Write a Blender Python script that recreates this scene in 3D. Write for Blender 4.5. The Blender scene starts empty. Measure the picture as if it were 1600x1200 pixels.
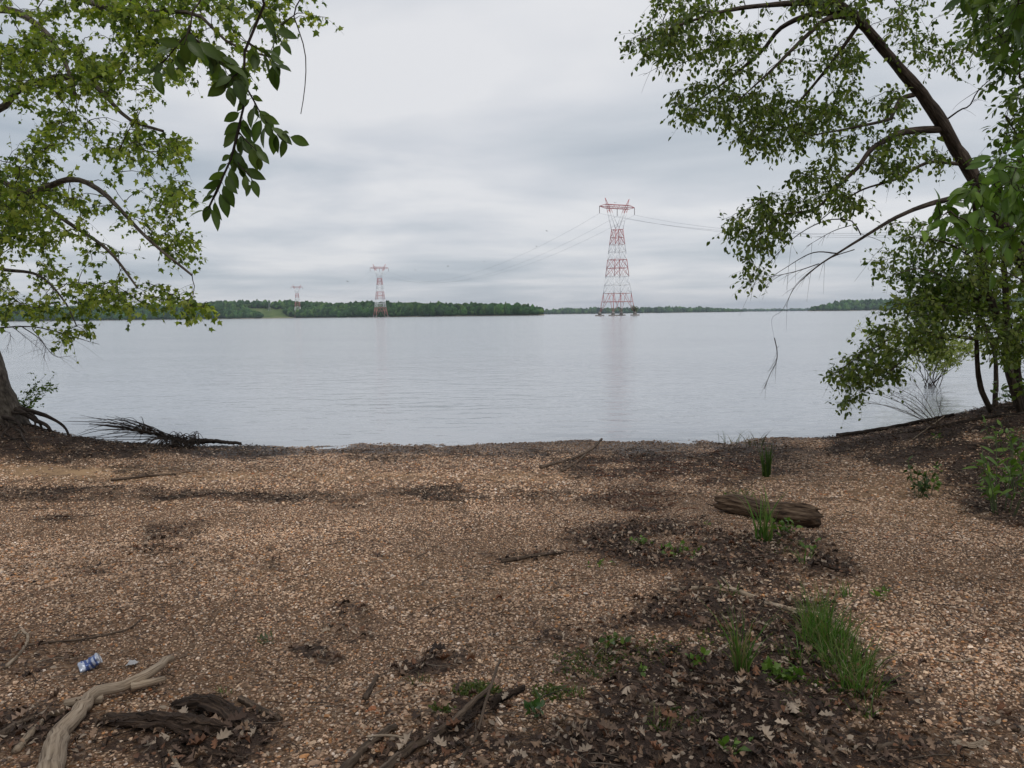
import bpy, math, random
import numpy as np
from mathutils import Vector, Matrix

# ------------------------------------------------------------------ basics
C = bpy.context.scene.collection
SC = bpy.context.scene
RS = np.random.RandomState(7)
F_PX = 1202.0
CAM = np.array([0.0, 0.0, 1.6])
WATER_Z = -0.5
_p, _r = math.radians(5.16), math.atan(0.0128)
_R0 = np.array([1.0, 0, 0]); FWD = np.array([0, math.cos(_p), -math.sin(_p)]); _U0 = np.array([0, math.sin(_p), math.cos(_p)])
RGT = math.cos(_r) * _R0 - math.sin(_r) * _U0
UPV = math.cos(_r) * _U0 + math.sin(_r) * _R0


def ray(px, py):
    d = FWD + ((px - 800) / F_PX) * RGT + ((600 - py) / F_PX) * UPV
    return d


def P(px, py, d):
    """a point seen at that spot of the photograph, d metres ahead"""
    v = ray(px, py)
    return CAM + v * (d / v[1])


def proj(X, Y, Z):
    q = np.stack([X - CAM[0], Y - CAM[1], Z - CAM[2]], -1)
    f = q @ FWD
    f = np.where(f < 0.05, 0.05, f)
    return 800 + F_PX * (q @ RGT) / f, 600 - F_PX * (q @ UPV) / f


def _hash(ix, iy, iz, s):
    h = (ix.astype(np.int64) * 374761393 + iy.astype(np.int64) * 668265263 + iz.astype(np.int64) * 2147483647 + s * 1274126177) & 0xffffffff
    h = ((h ^ (h >> 13)) * 1274126177) & 0xffffffff
    h = h ^ (h >> 16)
    return (h & 0xffff) / 65535.0


def vnoise(x, y, z=None, s=0):
    x = np.asarray(x, float); y = np.asarray(y, float)
    z = np.zeros_like(x) if z is None else np.asarray(z, float)
    ix, iy, iz = np.floor(x), np.floor(y), np.floor(z)
    fx, fy, fz = x - ix, y - iy, z - iz
    fx, fy, fz = (t * t * (3 - 2 * t) for t in (fx, fy, fz))
    r = 0
    for a in (0, 1):
        for b in (0, 1):
            for c in (0, 1):
                w = (fx if a else 1 - fx) * (fy if b else 1 - fy) * (fz if c else 1 - fz)
                r = r + w * _hash(ix + a, iy + b, iz + c, s)
    return r * 2 - 1


def fbm(x, y, z=None, o=4, s=0):
    r, a = 0, 0.5
    z = np.zeros_like(np.asarray(x, float)) if z is None else z
    for k in range(o):
        r = r + a * vnoise(np.asarray(x) * 2 ** k, np.asarray(y) * 2 ** k, np.asarray(z) * 2 ** k, s + k * 17)
        a *= 0.5
    return r


def sstep(a, b, x):
    t = np.clip((np.asarray(x, float) - a) / (b - a), 0, 1)
    return t * t * (3 - 2 * t)


def gh(x, y):
    """height of the beach, its banks and the lake bed"""
    x = np.asarray(x, float); y = np.asarray(y, float)
    yy = y + 0.34 * vnoise(x * 0.45, x * 0 + 3.3, s=5) + 0.16 * vnoise(x * 1.7, x * 0 + 1.3, s=6)
    z = np.where(yy < 12.4, -0.0404 * yy, -0.5 - 0.13 * (yy - 12.4))
    z = np.maximum(z, -5.0)
    z = np.where(y < 0, z * 0 - 0.02 * y, z)
    z = z + 0.98 * sstep(4.0, 9.0, x) * sstep(5.8, 10.2, y) * (1 - sstep(11.0, 12.6, y + 0.25 * (x - 7) * 0.4))
    z = z + 0.44 * np.exp(-((x + 8.9) / 1.7) ** 2 - ((y - 12.1) / 1.0) ** 2)
    z = z + 0.20 * sstep(-3.5, -8, x) * np.exp(-((y - 11.6) / 0.8) ** 2)
    z = z + 0.05 * np.exp(-((x - 2.0) / 1.0) ** 2 - ((y - 5.4) / 0.9) ** 2)
    near = np.exp(-np.maximum(y - 13, 0) / 6) * np.exp(-np.maximum(np.abs(x) - 14, 0) / 6)
    z = z + near * (0.03 * fbm(x * 0.9, y * 0.9, o=4, s=1) + 0.012 * fbm(x * 5, y * 5, o=3, s=2))
    return z


def G(px, py):
    v = ray(px, py)
    t = np.arange(1.5, 40, 0.01)
    q = CAM + v[None] * t[:, None]
    dz = q[:, 2] - gh(q[:, 0], q[:, 1])
    ok = q[:, 1] < 12.45
    hit = (dz < 0) & ok
    if hit.any(): return q[np.argmax(hit)]
    k = np.argmin(np.where(ok, dz, 99))
    return np.array([q[k, 0], q[k, 1], q[k, 2] - dz[k]])


def on_ground(x, y, up=0.0):
    return np.array([x, y, float(gh(np.array([x]), np.array([y]))[0]) + up])


# ------------------------------------------------------------------ mesh helpers
class Geo:
    def __init__(s): s.V, s.F, s.col, s.ax, s.n = [], [], [], [], 0

    def add(s, V, F, col=None, ax=None):
        V = np.asarray(V, float).reshape(-1, 3)
        for f in (F if isinstance(F, list) else [F]):
            f = np.asarray(f)
            if f.size: s.F.append(f + s.n)
        s.V.append(V)
        m = len(V)
        c = np.ones((m, 3)) * 0.5 if col is None else np.broadcast_to(np.asarray(col, float), (m, 3))
        s.col.append(c)
        s.ax.append(np.zeros((m, 3)) if ax is None else ax)
        s.n += m
        return s

    def build(s, name, material, parent=None, smooth=True, loc=None):
        V = np.concatenate(s.V)
        if parent is not None and loc is None: loc = None
        me = bpy.data.meshes.new(name)
        off = np.zeros(3)
        if loc is not None: off = np.asarray(loc, float)
        elif parent is not None: off = np.array(parent.location)
        V = V - off
        me.vertices.add(len(V)); me.vertices.foreach_set("co", V.astype(np.float32).ravel())
        flat = np.concatenate([f.ravel() for f in s.F]).astype(np.int32)
        tot = np.concatenate([np.full(len(f), f.shape[1]) for f in s.F]).astype(np.int32)
        me.loops.add(len(flat)); me.loops.foreach_set("vertex_index", flat)
        me.polygons.add(len(tot))
        me.polygons.foreach_set("loop_start", np.concatenate([[0], np.cumsum(tot)[:-1]]).astype(np.int32))
        me.polygons.foreach_set("use_smooth", np.full(len(tot), smooth))
        me.update(calc_edges=True)
        a = me.attributes.new("col", 'FLOAT_COLOR', 'POINT')
        c4 = np.ones((len(V), 4), np.float32); c4[:, :3] = np.concatenate(s.col)
        a.data.foreach_set("color", c4.ravel())
        a = me.attributes.new("ax", 'FLOAT_VECTOR', 'POINT')
        a.data.foreach_set("vector", np.concatenate(s.ax).astype(np.float32).ravel())
        if material is not None: me.materials.append(material)
        o = bpy.data.objects.new(name, me); C.objects.link(o)
        if parent is not None: o.parent = parent
        else: o.location = off
        return o


def tag(o, label=None, cat=None, group=None, kind=None):
    if label: o["label"] = label
    if cat: o["category"] = cat
    if group: o["group"] = group
    if kind: o["kind"] = kind
    return o


def thing(name, label, cat, loc, group=None):
    o = bpy.data.objects.new(name, None); C.objects.link(o)
    o.location = Vector([float(v) for v in loc]); o.empty_display_size = 0.2
    return tag(o, label, cat, group)


def norm(v): return v / np.maximum(np.linalg.norm(v, axis=-1, keepdims=True), 1e-9)


def spline(pts, n):
    p = np.asarray(pts, float)
    if len(p) == 2: return p[0] + (p[1] - p[0]) * np.linspace(0, 1, n)[:, None]
    q = np.concatenate([[2 * p[0] - p[1]], p, [2 * p[-1] - p[-2]]])
    seg = np.linalg.norm(np.diff(p, axis=0), axis=1); cum = np.concatenate([[0], np.cumsum(seg)]); cum /= cum[-1]
    out = []
    for t in np.linspace(0, 1, n):
        i = min(np.searchsorted(cum, t, side='right') - 1, len(p) - 2)
        u = (t - cum[i]) / max(cum[i + 1] - cum[i], 1e-9)
        a, b, c, d = q[i], q[i + 1], q[i + 2], q[i + 3]
        out.append(0.5 * (2 * b + (c - a) * u + (2 * a - 5 * b + 4 * c - d) * u * u + (3 * b - 3 * c + d - a) * u ** 3))
    return np.array(out)


def tubes(Pt, R, ns=4, cap=False, jag=0.0, jf=9.0, flat=1.0, seed=0, af=1.3, splinter=0.0):
    """(N,K,3) paths with (N,K) radii as round tubes"""
    Pt = np.asarray(Pt, float); R = np.asarray(R, float)
    N, K, _ = Pt.shape
    T = norm(np.gradient(Pt, axis=1))
    mt = norm(T.mean(1)); ref = np.where(np.abs(mt[:, 2:3]) > 0.8, np.array([[1.0, 0, 0]]), np.array([[0, 0, 1.0]]))[:, None]
    U = norm(np.cross(T, ref)); W = norm(np.cross(U, T))
    th = np.linspace(0, 2 * np.pi, ns, endpoint=False)
    ln = np.concatenate([np.zeros((N, 1)), np.cumsum(np.linalg.norm(np.diff(Pt, axis=1), axis=2), 1)], 1)
    cs, sn = np.cos(th), np.sin(th)
    rr = R[:, :, None] * np.ones(ns)
    if jag:
        rr = rr * (1 + jag * fbm(cs[None, None] * af + 7 * seed + np.zeros((N, K, 1)), sn[None, None] * af + np.zeros((N, K, 1)), ln[:, :, None] * jf + np.zeros(ns), o=3, s=seed) * 2)
    Pq = Pt[:, :, None] + np.zeros((1, 1, ns, 1))
    if splinter:
        for e, sg in ((0, -1), (K - 1, 1)):
            off = splinter * fbm(cs * 2.2 + seed + e, sn * 2.2, o=3, s=seed + 5) * 1.6
            for k2, wt in ((0, 1.0), (1, .6), (2, .3)):
                kk = e + k2 if e == 0 else e - k2
                Pq[:, kk] = Pq[:, kk] + sg * T[:, kk][:, None] * (off * wt)[None, :, None]
    V = Pq + rr[..., None] * (cs[None, None, :, None] * U[:, :, None] + flat * sn[None, None, :, None] * W[:, :, None])
    ax = np.stack([np.broadcast_to(cs, (N, K, ns)) * np.mean(R), np.broadcast_to(sn, (N, K, ns)) * np.mean(R), np.broadcast_to(ln[:, :, None], (N, K, ns))], -1)
    ax = ax + (np.arange(N) * 3.7 + seed)[:, None, None, None]
    idx = np.arange(N * K * ns).reshape(N, K, ns)
    a = idx[:, :-1]; b = idx[:, 1:]
    q = np.stack([a, np.roll(a, -1, 2), np.roll(b, -1, 2), b], -1).reshape(-1, 4)
    Fs = [q]
    if cap:
        Fs += [idx[:, 0, ::-1].reshape(N, ns), idx[:, -1].reshape(N, ns)]
    return V.reshape(-1, 3), Fs, ax.reshape(-1, 3)


def ovate(nseg=3, w=0.27, fold=0.22, droop=0.16, peak=0.42):
    ys = np.linspace(0, 1, nseg + 1)
    wid = w * np.sin(np.pi * ys ** (math.log(0.5) / math.log(peak))) ** 0.9
    V = [(0, y, -droop * y * y) for y in ys]
    F3, F4 = [], []
    L, Rr = {}, {}
    for i in range(1, nseg):
        L[i] = len(V); V.append((-wid[i], ys[i] + 0.0, wid[i] * fold - droop * ys[i] ** 2))
        Rr[i] = len(V); V.append((wid[i], ys[i] + 0.0, wid[i] * fold - droop * ys[i] ** 2))
    for D, fl in ((L, 0), (Rr, 1)):
        for i in range(nseg):
            if i == 0: f = [0, 1, D[1]]
            elif i == nseg - 1: f = [i, i + 1, D[i]]
            else: f = [i, i + 1, D[i + 1], D[i]]
            if fl: f = f[::-1]
            (F3 if len(f) == 3 else F4).append(f)
    return np.array(V, float), [np.array(F3)] + ([np.array(F4)] if F4 else [])


def starleaf():
    o = [(0, 0.02), (-0.32, 0.02), (-0.27, 0.2), (-0.56, 0.46), (-0.25, 0.50), (0, 1.0), (0.25, 0.50), (0.56, 0.46), (0.27, 0.2), (0.32, 0.02)]
    V = [(0, 0.38, 0.03)] + [(x, y, -0.14 * (x * x + (y - 0.38) ** 2) * 2) for x, y in o]
    F = [[0, 1 + (i + 1) % 10, 1 + i] for i in range(10)]
    return np.array(V, float), [np.array(F)]


def oakleaf(c1=.5, c2=.18):
    o = [(0, 0), (-0.1, 0.12), (-0.24, 0.22), (-0.12, 0.34), (-0.3, 0.5), (-0.14, 0.6), (-0.24, 0.78), (-0.08, 0.85), (0, 1.0)]
    o = o + [(-x, y + 0.03) for x, y in o[1:-1][::-1]]
    n = len(o)
    V = [(0, 0.5, 0.0)] + [(x, y, c1 * abs(x) + c2 * (y - 0.5) ** 2) for x, y in o]
    F = [[0, 1 + (i + 1) % n, 1 + i] for i in range(n)]
    return np.array(V, float), [np.array(F)]


def place(geo, tpl, pos, D, Nn, S, col):
    TV, TF = tpl
    n, m = len(pos), len(TV)
    D = norm(D); X = norm(np.cross(D, Nn)); Nn = np.cross(X, D)
    S = np.asarray(S).reshape(-1, 1, 1) if np.ndim(S) else np.full((n, 1, 1), S)
    V = pos[:, None] + S * (TV[None, :, 0:1] * X[:, None] + TV[None, :, 1:2] * D[:, None] + TV[None, :, 2:3] * Nn[:, None])
    offs = (np.arange(n) * m)[:, None, None]
    geo.add(V.reshape(-1, 3), [(f[None] + offs).reshape(-1, f.shape[1]) for f in TF], (np.repeat(col, m, 0).reshape(n, m, 3) * np.where(np.arange(m) < 7, 1.3, .95)[None, :, None]).reshape(-1, 3) if m == 17 else np.repeat(col, m, 0))


# ------------------------------------------------------------------ materials
def new_mat(name):
    m = bpy.data.materials.new(name); m.use_nodes = True
    nt = m.node_tree; nt.nodes.clear()
    out = nt.nodes.new("ShaderNodeOutputMaterial")
    return m, nt, out


def N(nt, typ, ins=None, **kw):
    n = nt.nodes.new(typ)
    for k, v in kw.items(): setattr(n, k, v)
    for k, v in (ins or {}).items():
        if isinstance(v, bpy.types.NodeSocket): nt.links.new(v, n.inputs[k])
        else: n.inputs[k].default_value = v
    return n


def ramp(nt, fac, stops):
    n = nt.nodes.new("ShaderNodeValToRGB"); e = n.color_ramp.elements
    while len(e) < len(stops): e.new(0.5)
    for i, (p, c) in enumerate(stops):
        e[i].position = p; e[i].color = tuple(c) + (1,) if len(c) == 3 else c
    nt.links.new(fac, n.inputs[0])
    return n.outputs[0]


def mixc(nt, f, a, b, mode='MIX'):
    n = nt.nodes.new("ShaderNodeMix"); n.data_type = 'RGBA'; n.blend_type = mode
    for i, v in ((0, f), (6, a), (7, b)):
        if isinstance(v, bpy.types.NodeSocket): nt.links.new(v, n.inputs[i])
        else: n.inputs[i].default_value = v if i == 0 else tuple(v) + (1,)
    return n.outputs[2]


def mth(nt, op, a, b=0.0, clamp=False):
    n = nt.nodes.new("ShaderNodeMath"); n.operation = op; n.use_clamp = clamp
    for i, v in ((0, a), (1, b)):
        if isinstance(v, bpy.types.NodeSocket): nt.links.new(v, n.inputs[i])
        else: n.inputs[i].default_value = v
    return n.outputs[0]


def attr(nt, name): return N(nt, "ShaderNodeAttribute", attribute_name=name)


def leaf_mat(name, trans=0.45, tint=(1.0, 1.25, 0.55), rough=0.5):
    m, nt, out = new_mat(name)
    a = attr(nt, "col")
    pr = N(nt, "ShaderNodeBsdfPrincipled", {"Base Color": a.outputs["Color"], "Roughness": rough, "Specular IOR Level": 0.35})
    tc = mixc(nt, 1.0, a.outputs["Color"], tint, 'MULTIPLY')
    tr = N(nt, "ShaderNodeBsdfTranslucent", {"Color": tc})
    mx = N(nt, "ShaderNodeMixShader", {0: trans, 1: pr.outputs[0], 2: tr.outputs[0]})
    nt.links.new(mx.outputs[0], out.inputs[0])
    return m


def bark_mat(name, c0, c1, c2, sc=(60, 60, 9), bump=0.6, rough=0.9, dist=0.01, st=(.32, .52, .72)):
    m, nt, out = new_mat(name)
    a = attr(nt, "ax")
    mp = N(nt, "ShaderNodeMapping", {"Vector": a.outputs["Vector"], "Scale": sc})
    n1 = N(nt, "ShaderNodeTexNoise", {"Vector": mp.outputs[0], "Scale": 1.0, "Detail": 5.0, "Roughness": 0.6})
    tco = N(nt, "ShaderNodeTexCoord")
    n2 = N(nt, "ShaderNodeTexNoise", {"Vector": tco.outputs["Object"], "Scale": 2.3, "Detail": 3.0})
    c = ramp(nt, n1.outputs[0], [(st[0], c0), (st[1], c1), (st[2], c2)])
    c = mixc(nt, 1.0, c, ramp(nt, n2.outputs[0], [(0.3, (0.65, 0.65, 0.65)), (0.7, (1.15, 1.12, 1.08))]), 'MULTIPLY')
    bp = N(nt, "ShaderNodeBump", {"Strength": bump, "Distance": dist, "Height": n1.outputs[0]})
    pr = N(nt, "ShaderNodeBsdfPrincipled", {"Base Color": c, "Roughness": rough, "Normal": bp.outputs[0], "Specular IOR Level": 0.25})
    nt.links.new(pr.outputs[0], out.inputs[0])
    return m


def plain_mat(name, c, rough=0.7, metal=0.0, nscale=3.0, var=0.25, bump=0.0, spec=0.5, use_col=False):
    m, nt, out = new_mat(name)
    tco = N(nt, "ShaderNodeTexCoord")
    n2 = N(nt, "ShaderNodeTexNoise", {"Vector": tco.outputs["Object"], "Scale": nscale, "Detail": 5.0})
    base = attr(nt, "col").outputs["Color"] if use_col else tuple(c)
    cc = mixc(nt, 1.0, base, ramp(nt, n2.outputs[0], [(0.3, (1 - var,) * 3), (0.7, (1 + var,) * 3)]), 'MULTIPLY')
    pr = N(nt, "ShaderNodeBsdfPrincipled", {"Base Color": cc, "Roughness": rough, "Metallic": metal, "Specular IOR Level": spec})
    if bump:
        bp = N(nt, "ShaderNodeBump", {"Strength": bump, "Distance": 0.004, "Height": n2.outputs[0]})
        nt.links.new(bp.outputs[0], pr.inputs["Normal"])
    nt.links.new(pr.outputs[0], out.inputs[0])
    return m


M = {}
M['leaf_sun'] = leaf_mat("leaf_yellow_green", 0.58, (1.15, 1.2, 0.5))
M['leaf_birch'] = leaf_mat("leaf_birch", 0.5, (1.05, 1.2, 0.5))
M['leaf_big'] = leaf_mat("leaf_big", 0.35, (1.0, 1.25, 0.45), 0.4)
M['leaf_dead'] = leaf_mat("leaf_dead", 0.1, (1, 0.9, 0.7), 0.75)
M['grass'] = leaf_mat("grass_blade", 0.4, (1.05, 1.2, 0.5), 0.45)
M['bark'] = bark_mat("bark_brown", (0.018, 0.013, 0.010), (0.060, 0.045, 0.034), (0.13, 0.105, 0.085), dist=0.02)
M['bark_grey'] = bark_mat("bark_grey", (0.03, 0.024, 0.019), (0.10, 0.082, 0.066), (0.19, 0.165, 0.14), sc=(34, 34, 10), dist=0.015)
M['twig'] = bark_mat("twig_dark", (0.02, 0.014, 0.011), (0.05, 0.036, 0.028), (0.09, 0.07, 0.055), bump=0.2)
M['drift'] = bark_mat("weathered_driftwood", (0.10, 0.07, 0.05), (0.33, 0.255, 0.185), (0.48, 0.39, 0.30), sc=(120, 120, 9), bump=0.6, dist=0.005, st=(.30, .48, .70))
M['drift_brown'] = bark_mat("brown_stick", (0.03, 0.021, 0.016), (0.11, 0.078, 0.056), (0.21, 0.16, 0.12), sc=(90, 90, 7), bump=0.7, dist=0.006)
M['rot'] = bark_mat("rotten_wood", (0.010, 0.006, 0.004), (0.042, 0.027, 0.019), (0.12, 0.082, 0.058), sc=(90, 90, 7), bump=1.0, dist=0.012)
M['logw'] = bark_mat("log_wood", (0.02, 0.012, 0.008), (0.10, 0.064, 0.040), (0.24, 0.17, 0.115), sc=(60, 60, 9), bump=0.8, dist=0.012, st=(.34, .5, .70))
M['root'] = bark_mat("root_bark", (0.012, 0.009, 0.007), (0.04, 0.029, 0.023), (0.10, 0.08, 0.065), bump=0.7)
M['pebble'] = plain_mat("pebble_stone", (1, 1, 1), 0.62, 0, 55.0, 0.22, 0.35, 0.35, True)
M['concrete'] = plain_mat("pier_concrete", (0.22, 0.20, 0.185), 0.85, 0, 0.6, 0.3)
M['wire'] = plain_mat("conductor_wire", (0.40, 0.41, 0.43), 0.5, 0.3)
M['insul'] = plain_mat("insulator_brown", (0.10, 0.06, 0.06), 0.4)
M['bird'] = plain_mat("bird_feathers", (0.03, 0.03, 0.032), 0.8)
M['can'] = plain_mat("crumpled_can", (1, 1, 1), 0.32, 0.35, 60.0, 0.12, 0.2, 0.5, True)
M['scrap'] = plain_mat("plastic_scrap", (0.36, 0.35, 0.35), 0.35, 0, 20, 0.15)
M['forest'] = None


def tower_mat():
    m, nt, out = new_mat("tower_paint_bands")
    tco = N(nt, "ShaderNodeTexCoord")
    sx = N(nt, "ShaderNodeSeparateXYZ", {0: tco.outputs["Object"]})
    z = mth(nt, 'DIVIDE', sx.outputs[2], 100.0)
    red, wh = (0.50, 0.19, 0.19), (0.86, 0.86, 0.86)
    n = nt.nodes.new("ShaderNodeValToRGB"); n.color_ramp.interpolation = 'CONSTANT'
    e = n.color_ramp.elements
    st = [(0, red), (0.175, wh), (0.305, red), (0.435, wh), (0.55, red), (0.675, wh), (0.79, red)]
    while len(e) < len(st): e.new(0.5)
    for i, (p, c) in enumerate(st): e[i].position = p; e[i].color = c + (1,)
    nt.links.new(z, n.inputs[0])
    pr = N(nt, "ShaderNodeBsdfPrincipled", {"Base Color": n.outputs[0], "Roughness": 0.6})
    nt.links.new(pr.outputs[0], out.inputs[0])
    return m


M['tower'] = tower_mat()
M['steel'] = plain_mat("galvanised_steel", (0.35, 0.37, 0.39), 0.5, 0.4)


def forest_mat():
    m, nt, out = new_mat("far_tree_crowns")
    a = attr(nt, "col")
    tco = N(nt, "ShaderNodeTexCoord")
    n1 = N(nt, "ShaderNodeTexNoise", {"Vector": tco.outputs["Object"], "Scale": 0.35, "Detail": 4.0, "Roughness": 0.7})
    c = mixc(nt, 1.0, a.outputs["Color"], ramp(nt, n1.outputs[0], [(0.35, (0.5, 0.55, 0.5)), (0.65, (1.5, 1.4, 1.3))]), 'MULTIPLY')
    bp = N(nt, "ShaderNodeBump", {"Strength": 1.0, "Distance": 3.0, "Height": n1.outputs[0]})
    pr = N(nt, "ShaderNodeBsdfPrincipled", {"Base Color": c, "Roughness": 0.9, "Normal": bp.outputs[0], "Specular IOR Level": 0.1})
    nt.links.new(pr.outputs[0], out.inputs[0])
    return m


M['forest'] = forest_mat()


def hill_mat():
    m, nt, out = new_mat("hill_ground")
    tco = N(nt, "ShaderNodeTexCoord")
    n1 = N(nt, "ShaderNodeTexNoise", {"Vector": tco.outputs["Object"], "Scale": 0.03, "Detail": 6.0})
    c = ramp(nt, n1.outputs[0], [(0.3, (0.05, 0.085, 0.025)), (0.55, (0.11, 0.15, 0.05)), (0.75, (0.17, 0.17, 0.08))])
    hz_ = N(nt, "ShaderNodeSeparateXYZ", {0: tco.outputs["Object"]})
    c = mixc(nt, mth(nt, 'GREATER_THAN', hz_.outputs[2], 1.1), (.30, .26, .20), c)
    pr = N(nt, "ShaderNodeBsdfPrincipled", {"Base Color": c, "Roughness": 0.95, "Specular IOR Level": 0.1})
    nt.links.new(pr.outputs[0], out.inputs[0])
    return m


M['hill'] = hill_mat()


def ground_mat():
    m, nt, out = new_mat("gravel_and_soil")
    tco = N(nt, "ShaderNodeTexCoord")
    a = attr(nt, "col")                       # r litter, g sand, b wet
    sp = N(nt, "ShaderNodeSeparateColor", {0: a.outputs["Color"]})
    wn = N(nt, "ShaderNodeTexNoise", {"Vector": tco.outputs["Object"], "Scale": 30.0, "Detail": 2.0})
    wv = N(nt, "ShaderNodeVectorMath", {0: wn.outputs["Color"], 3: 0.03}, operation='SCALE')
    vv = N(nt, "ShaderNodeVectorMath", {0: tco.outputs["Object"], 1: wv.outputs[0]}, operation='ADD')
    cols, hs = [], []
    st = [(0.0, (0.09, 0.055, 0.035)), (0.2, (0.25, 0.165, 0.10)), (0.42, (0.34, 0.235, 0.155)), (0.58, (0.25, 0.13, 0.055)), (0.7, (0.40, 0.29, 0.20)), (0.86, (0.48, 0.39, 0.30)), (1.0, (0.14, 0.09, 0.065))]
    for scl in (55.0, 110.0):
        v = N(nt, "ShaderNodeTexVoronoi", {"Vector": vv.outputs[0], "Scale": scl, "Randomness": 1.0})
        s2 = N(nt, "ShaderNodeSeparateColor", {0: v.outputs["Color"]})
        c = ramp(nt, s2.outputs[0], st)
        gap = ramp(nt, v.outputs["Distance"], [(0.35, (1, 1, 1)), (0.75, (0.35, 0.3, 0.27))])
        cols.append(mixc(nt, 1.0, c, gap, 'MULTIPLY'))
        hs.append(mth(nt, 'SUBTRACT', 1.0, v.outputs["Distance"]))
    nb = N(nt, "ShaderNodeTexNoise", {"Vector": tco.outputs["Object"], "Scale": 2.2, "Detail": 4.0})
    f = ramp(nt, nb.outputs[0], [(0.42, (0, 0, 0)), (0.58, (1, 1, 1))])
    c = mixc(nt, 1.0, mixc(nt, f, cols[0], cols[1]), (.72, .64, .58), 'MULTIPLY')  # gravel base darkened to put in the shade and damp between loose stones
    nf = N(nt, "ShaderNodeTexNoise", {"Vector": tco.outputs["Object"], "Scale": 160.0, "Detail": 4.0, "Roughness": 0.7})
    sand = ramp(nt, nf.outputs[0], [(0.3, (0.30, 0.18, 0.09)), (0.7, (0.52, 0.34, 0.19))])
    c = mixc(nt, mth(nt, 'MULTIPLY', sp.outputs[1], 0.8), c, sand)
    soil = ramp(nt, nf.outputs[0], [(0.35, (0.016, 0.009, 0.006)), (0.52, (0.05, 0.030, 0.021)), (0.72, (0.15, 0.095, 0.068))])
    nl = N(nt, "ShaderNodeTexNoise", {"Vector": tco.outputs["Object"], "Scale": 11.0, "Detail": 7.0, "Roughness": 0.72})
    lf = mth(nt, 'ADD', sp.outputs[0], mth(nt, 'MULTIPLY', mth(nt, 'SUBTRACT', nl.outputs[0], 0.5), 2.6))
    lf = mth(nt, 'MULTIPLY', mth(nt, 'SUBTRACT', lf, 0.3), 2.6, True)
    c = mixc(nt, lf, c, soil)
    c = mixc(nt, sp.outputs[2], c, mixc(nt, 1.0, c, (0.42, 0.40, 0.40), 'MULTIPLY'))
    h = mth(nt, 'ADD', mth(nt, 'MULTIPLY', hs[0], 0.6), mth(nt, 'MULTIPLY', nf.outputs[0], 0.5))
    bp = N(nt, "ShaderNodeBump", {"Strength": 0.8, "Distance": 0.012, "Height": h})
    rg = mth(nt, 'SUBTRACT', 0.85, mth(nt, 'MULTIPLY', sp.outputs[2], 0.5))
    pr = N(nt, "ShaderNodeBsdfPrincipled", {"Base Color": c, "Roughness": rg, "Normal": bp.outputs[0], "Specular IOR Level": 0.25})
    nt.links.new(pr.outputs[0], out.inputs[0])
    return m


def water_mat():
    m, nt, out = new_mat("lake_water")
    tco = N(nt, "ShaderNodeTexCoord")
    def noise(sc, det, s3):
        mp = N(nt, "ShaderNodeMapping", {"Vector": tco.outputs["Object"], "Scale": s3})
        return N(nt, "ShaderNodeTexNoise", {"Vector": mp.outputs[0], "Scale": sc, "Detail": det, "Roughness": 0.55}).outputs[0]
    big = noise(0.05, 3.0, (0.35, 1.0, 1.0))
    amp = ramp(nt, big, [(0.35, (0.35, 0.35, 0.35)), (0.65, (1, 1, 1))])
    h = mth(nt, 'ADD', mth(nt, 'MULTIPLY', noise(2.2, 3.0, (0.45, 1.0, 1.0)), 0.7), mth(nt, 'MULTIPLY', noise(0.55, 2.0, (0.4, 1.0, 1.0)), 0.6))
    bp = N(nt, "ShaderNodeBump", {"Strength": mth(nt, 'MULTIPLY', amp, 0.75), "Distance": 0.10, "Height": h})
    pr = N(nt, "ShaderNodeBsdfPrincipled", {"Base Color": (0.285, 0.305, 0.335, 1), "Roughness": 0.13, "IOR": 1.45, "Normal": bp.outputs[0], "Specular IOR Level": 0.9})
    nt.links.new(pr.outputs[0], out.inputs[0])
    return m


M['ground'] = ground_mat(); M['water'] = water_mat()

# ------------------------------------------------------------------ ground, water
ELL = [  # (px, py, rx, ry, weight) patches of dark plant debris, in photograph pixels on the beach
    (40, 690, 330, 30, 1.9), (330, 700, 130, 20, 1.0), (480, 700, 160, 14, .55), (720, 708, 200, 12, .6), (950, 715, 120, 14, .55),
    (150, 770, 260, 10, .9), (430, 775, 170, 13, .75), (700, 772, 110, 8, .6), (850, 772, 60, 7, .4), (90, 815, 50, 10, .8), (270, 828, 60, 16, .6), (235, 855, 70, 10, .4),
    (140, 890, 40, 9, .7), (430, 890, 40, 10, .5), (200, 735, 110, 6, .5), (60, 725, 90, 6, .55), (580, 720, 60, 7, .6), (560, 790, 60, 8, .35),
    (1060, 728, 190, 30, 1.0), (1000, 782, 90, 22, .8), (1180, 700, 80, 12, .8), (1230, 740, 60, 10, .25),
    (1060, 850, 190, 42, 1.0), (1200, 870, 120, 45, 1.0), (1170, 940, 190, 55, .8), (1100, 1000, 230, 60, .55), (1200, 1050, 190, 60, .8), (1180, 1130, 290, 80, .9), (1080, 1190, 400, 60, .9), (1000, 1060, 150, 40, .4),
    (1540, 656, 150, 30, 1.8), (1480, 695, 190, 46, 2.0), (1600, 750, 120, 70, 1.6), (1360, 690, 70, 16, .7), (1280, 705, 60, 12, .5), (1310, 890, 60, 16, .9),
    (480, 1020, 50, 16, .7), (665, 1035, 75, 20, .75), (560, 960, 60, 12, .5), (720, 1120, 90, 40, .8), (640, 1165, 120, 30, .6), (300, 1160, 150, 60, 1.0), (60, 1150, 130, 50, .9), (40, 1030, 80, 30, .45), (800, 870, 90, 10, .4), (640, 865, 120, 14, .3),
    (1480, 985, 60, 14, .35), (1560, 1150, 140, 60, .55), (1400, 1080, 60, 40, .5), (540, 985, 60, 16, .4), (760, 930, 70, 14, .35), (880, 1000, 60, 30, .45)]
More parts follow.
